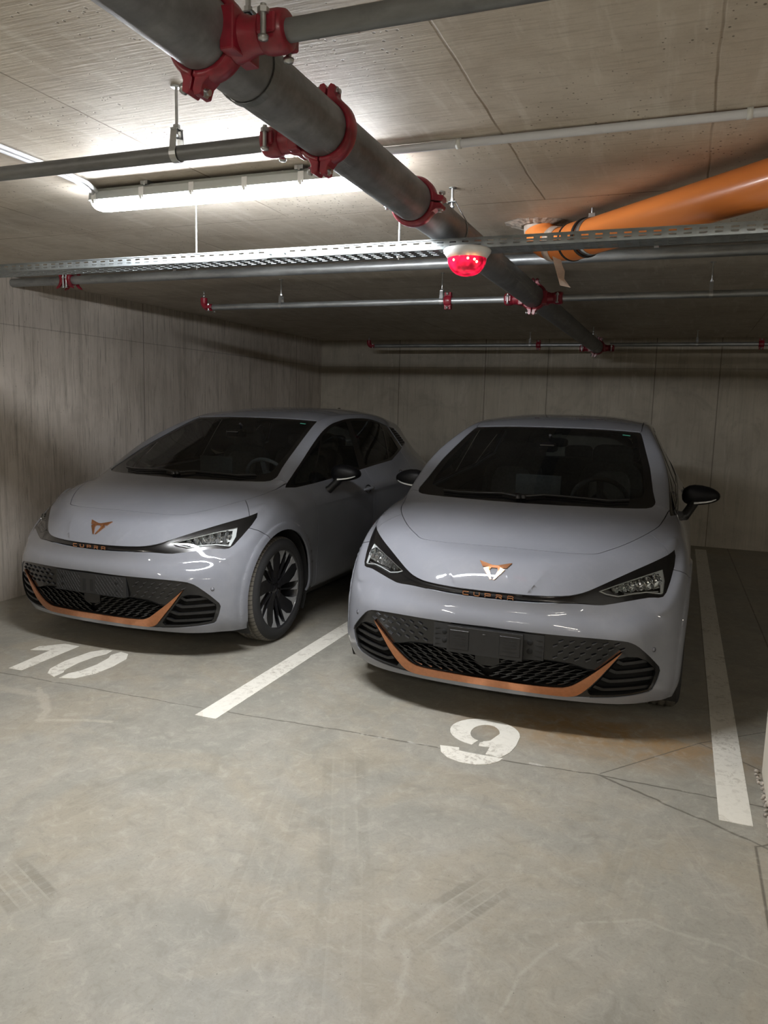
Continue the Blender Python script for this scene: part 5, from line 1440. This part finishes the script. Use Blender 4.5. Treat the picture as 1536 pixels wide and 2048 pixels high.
    for sg in (1,-1):
        it = sheet(s, 'intake', 'side_intake', M['pit'], root, sg, shift=lambda p: Vector((-.01,.060,0)), flange=Vector((.01,-.060,0)))
        m = MB()
        for z, xa, xb in ((.388,.592,.748),(.345,.560,.768),(.300,.528,.764),(.255,.500,.744)):
            for k in range(6):
                xs0 = xa+(xb-xa)*k/6; xs1 = xa+(xb-xa)*(k+1)/6
                if k < 1: z0, z1 = z+.014, z-.002
                else: z0, z1 = z-.002+.014*(k-1)/5, z-.002+.014*k/5
                nose_bar(m, s, sg*xs0, z0, sg*xs1, z1, .015, .012, .040, 1)
        m.build('slats', M['satin'], it)
    # camera block under the plate
    m = MB(); nose_plate(m, s, [(-.060,.384),(-.060,.334),(-.030,.318),(.030,.318),(.060,.334),(.060,.384)], .000, .03); m.build('sensor_block', M['satin'], bez, bevel=.001)
    for sg in (1,-1):
        h, n = s.hit(sg*.753, .453); q = MB(); q.lathe([(0,.0012),(.0095,.0012),(.0095,0)], 20, frame(h, n if n.y < 0 else -n)); q.lathe([(.0095,.0013),(.0112,.0013),(.0112,0)], 20, frame(h, n if n.y < 0 else -n)); q.build('parking_sensor', body, bump)
        q.v = []
    for sg in (1,-1):
        h, n = s.hit(sg*.753, .453); n = n if n.y < 0 else -n
        q = MB(); q.lathe([(.0095,.0020),(.0112,.0020)], 20, frame(h, n)); q.build('sensor_ring', M['matt'], bump)
    # black plate under the nose
    m = MB(); v = []
    L_ = [(0,.130),(.20,.136),(.38,.158),(.54,.194),(.655,.244),(.735,.304),(.778,.347)]
    for x, y in L_: v += [(x,y,.1755),(x,y+.30,.165)]
    for sg in (1,-1):
        vv = [(sg*a,b_,c_) for a,b_,c_ in v]
        m.add(vv, [((2*i,2*i+1,2*i+3,2*i+2) if sg > 0 else (2*i+2,2*i+3,2*i+1,2*i)) for i in range(len(L_)-1)])
    m.box((-.60,.38,.158),(.60,4.1,.180)); m.build('underbody', M['matt'], root)
    # inner lining, closes the cabin and the gaps
    solid = ('roof','front_door','rear_door','rear_quarter','tailgate','gap','pattern','sill','tail')
    sheet(s, solid, 'cabin_lining', M['matt'], root, off=-.028)
    sheet(s, ('bonnet','nose_panel','front_bumper','front_wing','gap'), 'front_lining', M['pit'], root, off=-.018)
    # wheel housings
    for cy in (AX_F, AX_R):
        for sg in (1,-1):
            m = MB(); n = 26; v = []
            for k in range(n+1):
                a = math.radians(-32+244*k/n)
                for xx in (.872,.60): v.append((sg*xx, cy+.405*math.cos(a), .345+.405*math.sin(a)))
            f = [(2*k,2*k+1,2*k+3,2*k+2) for k in range(n)]
            m.add(v, f if sg > 0 else [q[::-1] for q in f], True)
            m.add([(sg*.60, cy+.405*math.cos(math.radians(-32+244*k/n)), .345+.405*math.sin(math.radians(-32+244*k/n))) for k in range(n+1)], [tuple(range(n+1))])
            m.build('wheel_housing', M['matt'], root)
    # engine bay floor / cabin furniture
    m = MB(); v = []
    m.add([(-.70,1.06,.955),(.70,1.06,.955),(.79,1.42,.975),(-.79,1.42,.975),(-.77,1.50,.93),(.77,1.50,.93),(.76,1.50,.60),(-.76,1.50,.60)], [(0,1,2,3),(3,2,5,4),(4,5,6,7)])
    m.add([(-.55,.97,.985),(.55,.97,.985),(.62,1.12,.985),(-.62,1.12,.985)], [(0,1,2,3)])
    m.lathe([(.12,0),(.10,.05),(.0,.06)], 20, Matrix.Translation((.36,1.42,.965)) @ Matrix.Scale(1.5,4,(1,0,0)))
    dash = m.build('dashboard', M['dash'], root, bevel=.01, seg=2)
    m = MB(); m.box((-.155,1.405,1.005),(.130,1.420,1.150), Matrix.Translation((0,0,0))); m.build('centre_screen', M['seat'], dash, bevel=.004)
    m = MB(); F = frame((.36,1.54,.99), (0,.90,.42), (1,0,0)); n = 40
    m.tube([F @ Vector((.172*math.cos(2*PI*k/n), .165*math.sin(2*PI*k/n), 0)) for k in range(n+1)], .0145, 10, caps=False)
    m.box((-.16,-.02,-.012),(.16,.02,.004), F); m.box((-.02,-.15,-.012),(.02,0,.004), F); m.lathe([(0,.03),(.055,.025),(.06,-.01)], 20, F); m.build('steering_wheel', M['seat'], root)
    def cushion(mb, c, sx, sy, sz, tilt=0, n=3.5):
        A = Matrix.Translation(c) @ Matrix.Rotation(tilt,4,'X'); nu, nv = 20, 10; v = []
        ce = lambda q, e: math.copysign(abs(q)**e, q)
        for i in range(nv+1):
            ph = -PI/2+PI*i/nv
            for k in range(nu):
                th = 2*PI*k/nu; v.append(A @ Vector((sx*ce(math.cos(th),.5)*ce(math.cos(ph),.5), sy*ce(math.sin(th),.5)*ce(math.cos(ph),.5), sz*ce(math.sin(ph),.5))))
        mb.add(v, [(i*nu+k, i*nu+(k+1)%nu, (i+1)*nu+(k+1)%nu, (i+1)*nu+k) for i in range(nv) for k in range(nu)], True)
    for sx in (-.36,.36):
        m = MB(); cushion(m, (sx,2.02,.58), .25,.27,.09); cushion(m, (sx,2.33,.87), .235,.075,.33, -.28); cushion(m, (sx,2.43,1.19), .15,.05,.13, -.20)
        se = m.build('front_seat', M['seat'], root)
        m = MB(); cushion(m, (sx,2.262,.90), .15,.035,.24, -.28); m.build('seat_panel', M['seat_l'], se)
        m = MB(); cushion(m, (sx,2.385,1.10), .075,.02,.022, -.20); m.build('seat_slot', M['pit'], se)
    m = MB(); cushion(m, (0,3.02,.62), .66,.26,.10); cushion(m, (0,3.34,.90), .64,.07,.27, -.30); 
    rs = m.build('rear_seat', M['seat'], root)
    for x in (-.40,.0,.40):
        m = MB(); cushion(m, (x,3.44,1.20), .12,.035,.065); m.build('headrest', M['seat'], rs)
    m = MB(); cushion(m, (0,1.77,1.345), .115,.018,.032); m.tube([(0,1.77,1.36),(0,1.72,1.392)], .009, 8); m.build('rear_view_mirror', M['dash'], root)
    m = MB(); m.box((-.055,1.60,1.285),(.055,1.74,1.345)); m.build('camera_cover', M['gloss'], sc, bevel=.01)
    m = MB(); v = []
    for x in (.452,.500):
        for y_ in (1.872,1.886):
            h, n = s.top(x, y_); v.append(h+Vector((0,0,-.0015)))
    m.add(v, [(0,2,3,1)]); m.add([p-Vector((0,0,.001)) for p in v], [(1,3,2,0)]); m.build('sticker', M['sticker'], sc)
    # wipers
    for pts, nm in (([(-.020,.955),(.10,.985),(.25,.985),(.45,1.000),(.56,1.045)],0), ([(-.050,.950),(-.15,.975),(-.30,.972),(-.42,.985),(-.52,1.015)],1)):
        m = MB(); P = []
        for x, y_ in pts: h, n = s.top(x, y_); P.append(h+Vector((0,0,.014)))
        m.tube(P, [.009,.006,.0055,.005,.004], 8); Q = [p+Vector((0,.012,-.006)) for p in P[1:]]; m.tube(Q, .0045, 6)
        c = P[0]; m.lathe([(.016,-.012),(.016,.006),(.010,.010),(0,.010)], 16, Matrix.Translation(c))
        m.build('wiper', M['satin'], root)
    # roof aerial
    h, n = s.top(0, 3.50); m = MB(); v = []
    P = [(-.06,0),(.06,0),(.062,.012),(.050,.042),(.034,.046),(-.02,.016)]
    m.prism(P, -.012, .012, Matrix(((0,0,1,0),(1,0,0,h.y),(0,1,0,h.z-.004),(0,0,0,1)))); m.build('aerial', M['gloss'], root, bevel=.004, seg=2)
    for cy, an in ((AX_F, 96), (AX_R, 60)):
        for sg in (1,-1): make_wheel(root, sg*.880, cy, sg, an)
    return root, s
car, skin = make_car()

def copy_tree(o, parent=None):
    c = o.copy(); C.objects.link(c); c.parent = parent
    if parent is not None: c.matrix_parent_inverse = o.matrix_parent_inverse
    for ch in list(o.children): copy_tree(ch, c)
    return c
car2 = copy_tree(car)
car['label'] = 'grey hatchback parked at the left beside the side wall on stall 10'
car2['label'] = 'grey hatchback nearer the camera on stall 9, with a number plate frame'
for c_ in (car, car2): c_['category'] = 'car'; c_['group'] = 'two identical grey hatchbacks'

# plate holders differ between the two cars
def holder_base(root, s):
    t = MB(); v = []; n = 12
    for i in range(n+1):
        x = -.270+.540*i/n; y = .048+.035*(x/.27)**2*.6
        for yy, z in ((y,.384),(y,.508),(y+.035,.508),(y+.035,.384)): v.append((x,yy,z))
    f = [(4*i+j, 4*(i+1)+j, 4*(i+1)+(j+1)%4, 4*i+(j+1)%4) for i in range(n) for j in range(4)]
    f += [(0,1,2,3),(4*n+3,4*n+2,4*n+1,4*n)]
    t.add(v, f); o = t.build('plate_holder', M['matt'], root)
    return o, (lambda x: .048+.035*(x/.27)**2*.6)
# left car: bare holder with a criss-cross relief, slots and screw holes
o, py = holder_base(car, skin)
m = MB()
def ridge(m, x0, z0, x1, z1, w_=.0012, h_=.0018):
    dx, dz = x1-x0, z1-z0; L = math.hypot(dx,dz); px, pz = -dz/L*w_, dx/L*w_
    v = []
    for (x,z) in ((x0,z0),(x1,z1)):
        for sg in (1,-1): v.append((x+px*sg, py(x)+.0002, z+pz*sg))
        v.append((x, py(x)-h_, z))
    m.add(v, [(0,2,5,3),(2,1,4,5),(0,1,2),(5,4,3)])
for k in range(26):
    x = -.325+.024*k
    for sl in (1,-1):
        pts = [(x+(.090 if sl > 0 else 0)*t_ - (.0 if sl > 0 else -.090*(1-t_))*1, .390+.112*t_) for t_ in (0,.25,.5,.75,1)]
        for a, b_ in zip(pts[:-1], pts[1:]):
            if all(abs(p[0]) < .262 for p in (a,b_)) and not any(abs(p[0]) < .045 for p in (a,b_)): ridge(m, *a, *b_)
m.box((-.264,.046,.3875),(.264,.058,.389)); m.build('relief', M['matt'], o)
m = MB()
for x in (-.205,.205):
    for z in (.425,.470): m.lathe([(0,.0010),(.011,.0010),(.012,0)], 16, frame((x,py(x)-.0006,z),(0,-1,0)))
for x in (-.028,.028): m.box((x-.012,py(x)-.0014,.400),(x+.012,py(x)+.002,.476))
m.build('holes', M['pit'], o)
# right car: holder plus clip-in frame
o, py = holder_base(car2, skin)
fr = MB(); fr.box((-.192,.030,.3785),(.178,.047,.5085)); fo = fr.build('plate_frame', M['satin'], car2, bevel=.003, seg=2)
for x0, x1 in ((-.178,-.082),(.066,.166)):
    m = MB(); m.box((x0,.0275,.396),(x1,.0305,.492)); m.build('frame_pad', M['satin'], fo, bevel=.002)
m = MB()
for x0, x1 in ((-.178,-.082),(.066,.166)):
    for k in range(4): m.box((x0+.018,.0255,.418+.017*k),(x1-.018,.0285,.4215+.017*k))
    m.box((x0+.002,.0262,.486),(x1-.002,.0285,.490))
m.lathe([(0,.002),(.007,.0015),(.009,0)], 16, frame((-.008,.030,.484),(0,-1,0)) @ Matrix.Scale(.4,4,(0,1,0)))
m.build('ribs', M['alloy' if False else 'satin'], fo)
m = MB()
for x in (-.212,.205):
    for z in (.425,.468): m.lathe([(0,.0010),(.013,.0010),(.014,0)], 16, frame((x,py(x)-.0006,z),(0,-1,0)))
for x0, x1 in ((-.262,-.222),(.222,.262)):
    for k in range(4): m.box((x0,py(.24)-.0012,.402+.026*k),(x1,py(.24)+.003,.4032+.026*k))
m.build('holes', M['pit'], o)
car.location = (-3.280, 3.498, 0); car.rotation_euler = (0,0,-.0130)
car2.location = (-.798, 3.421, 0); car2.rotation_euler = (0,0,.0102)
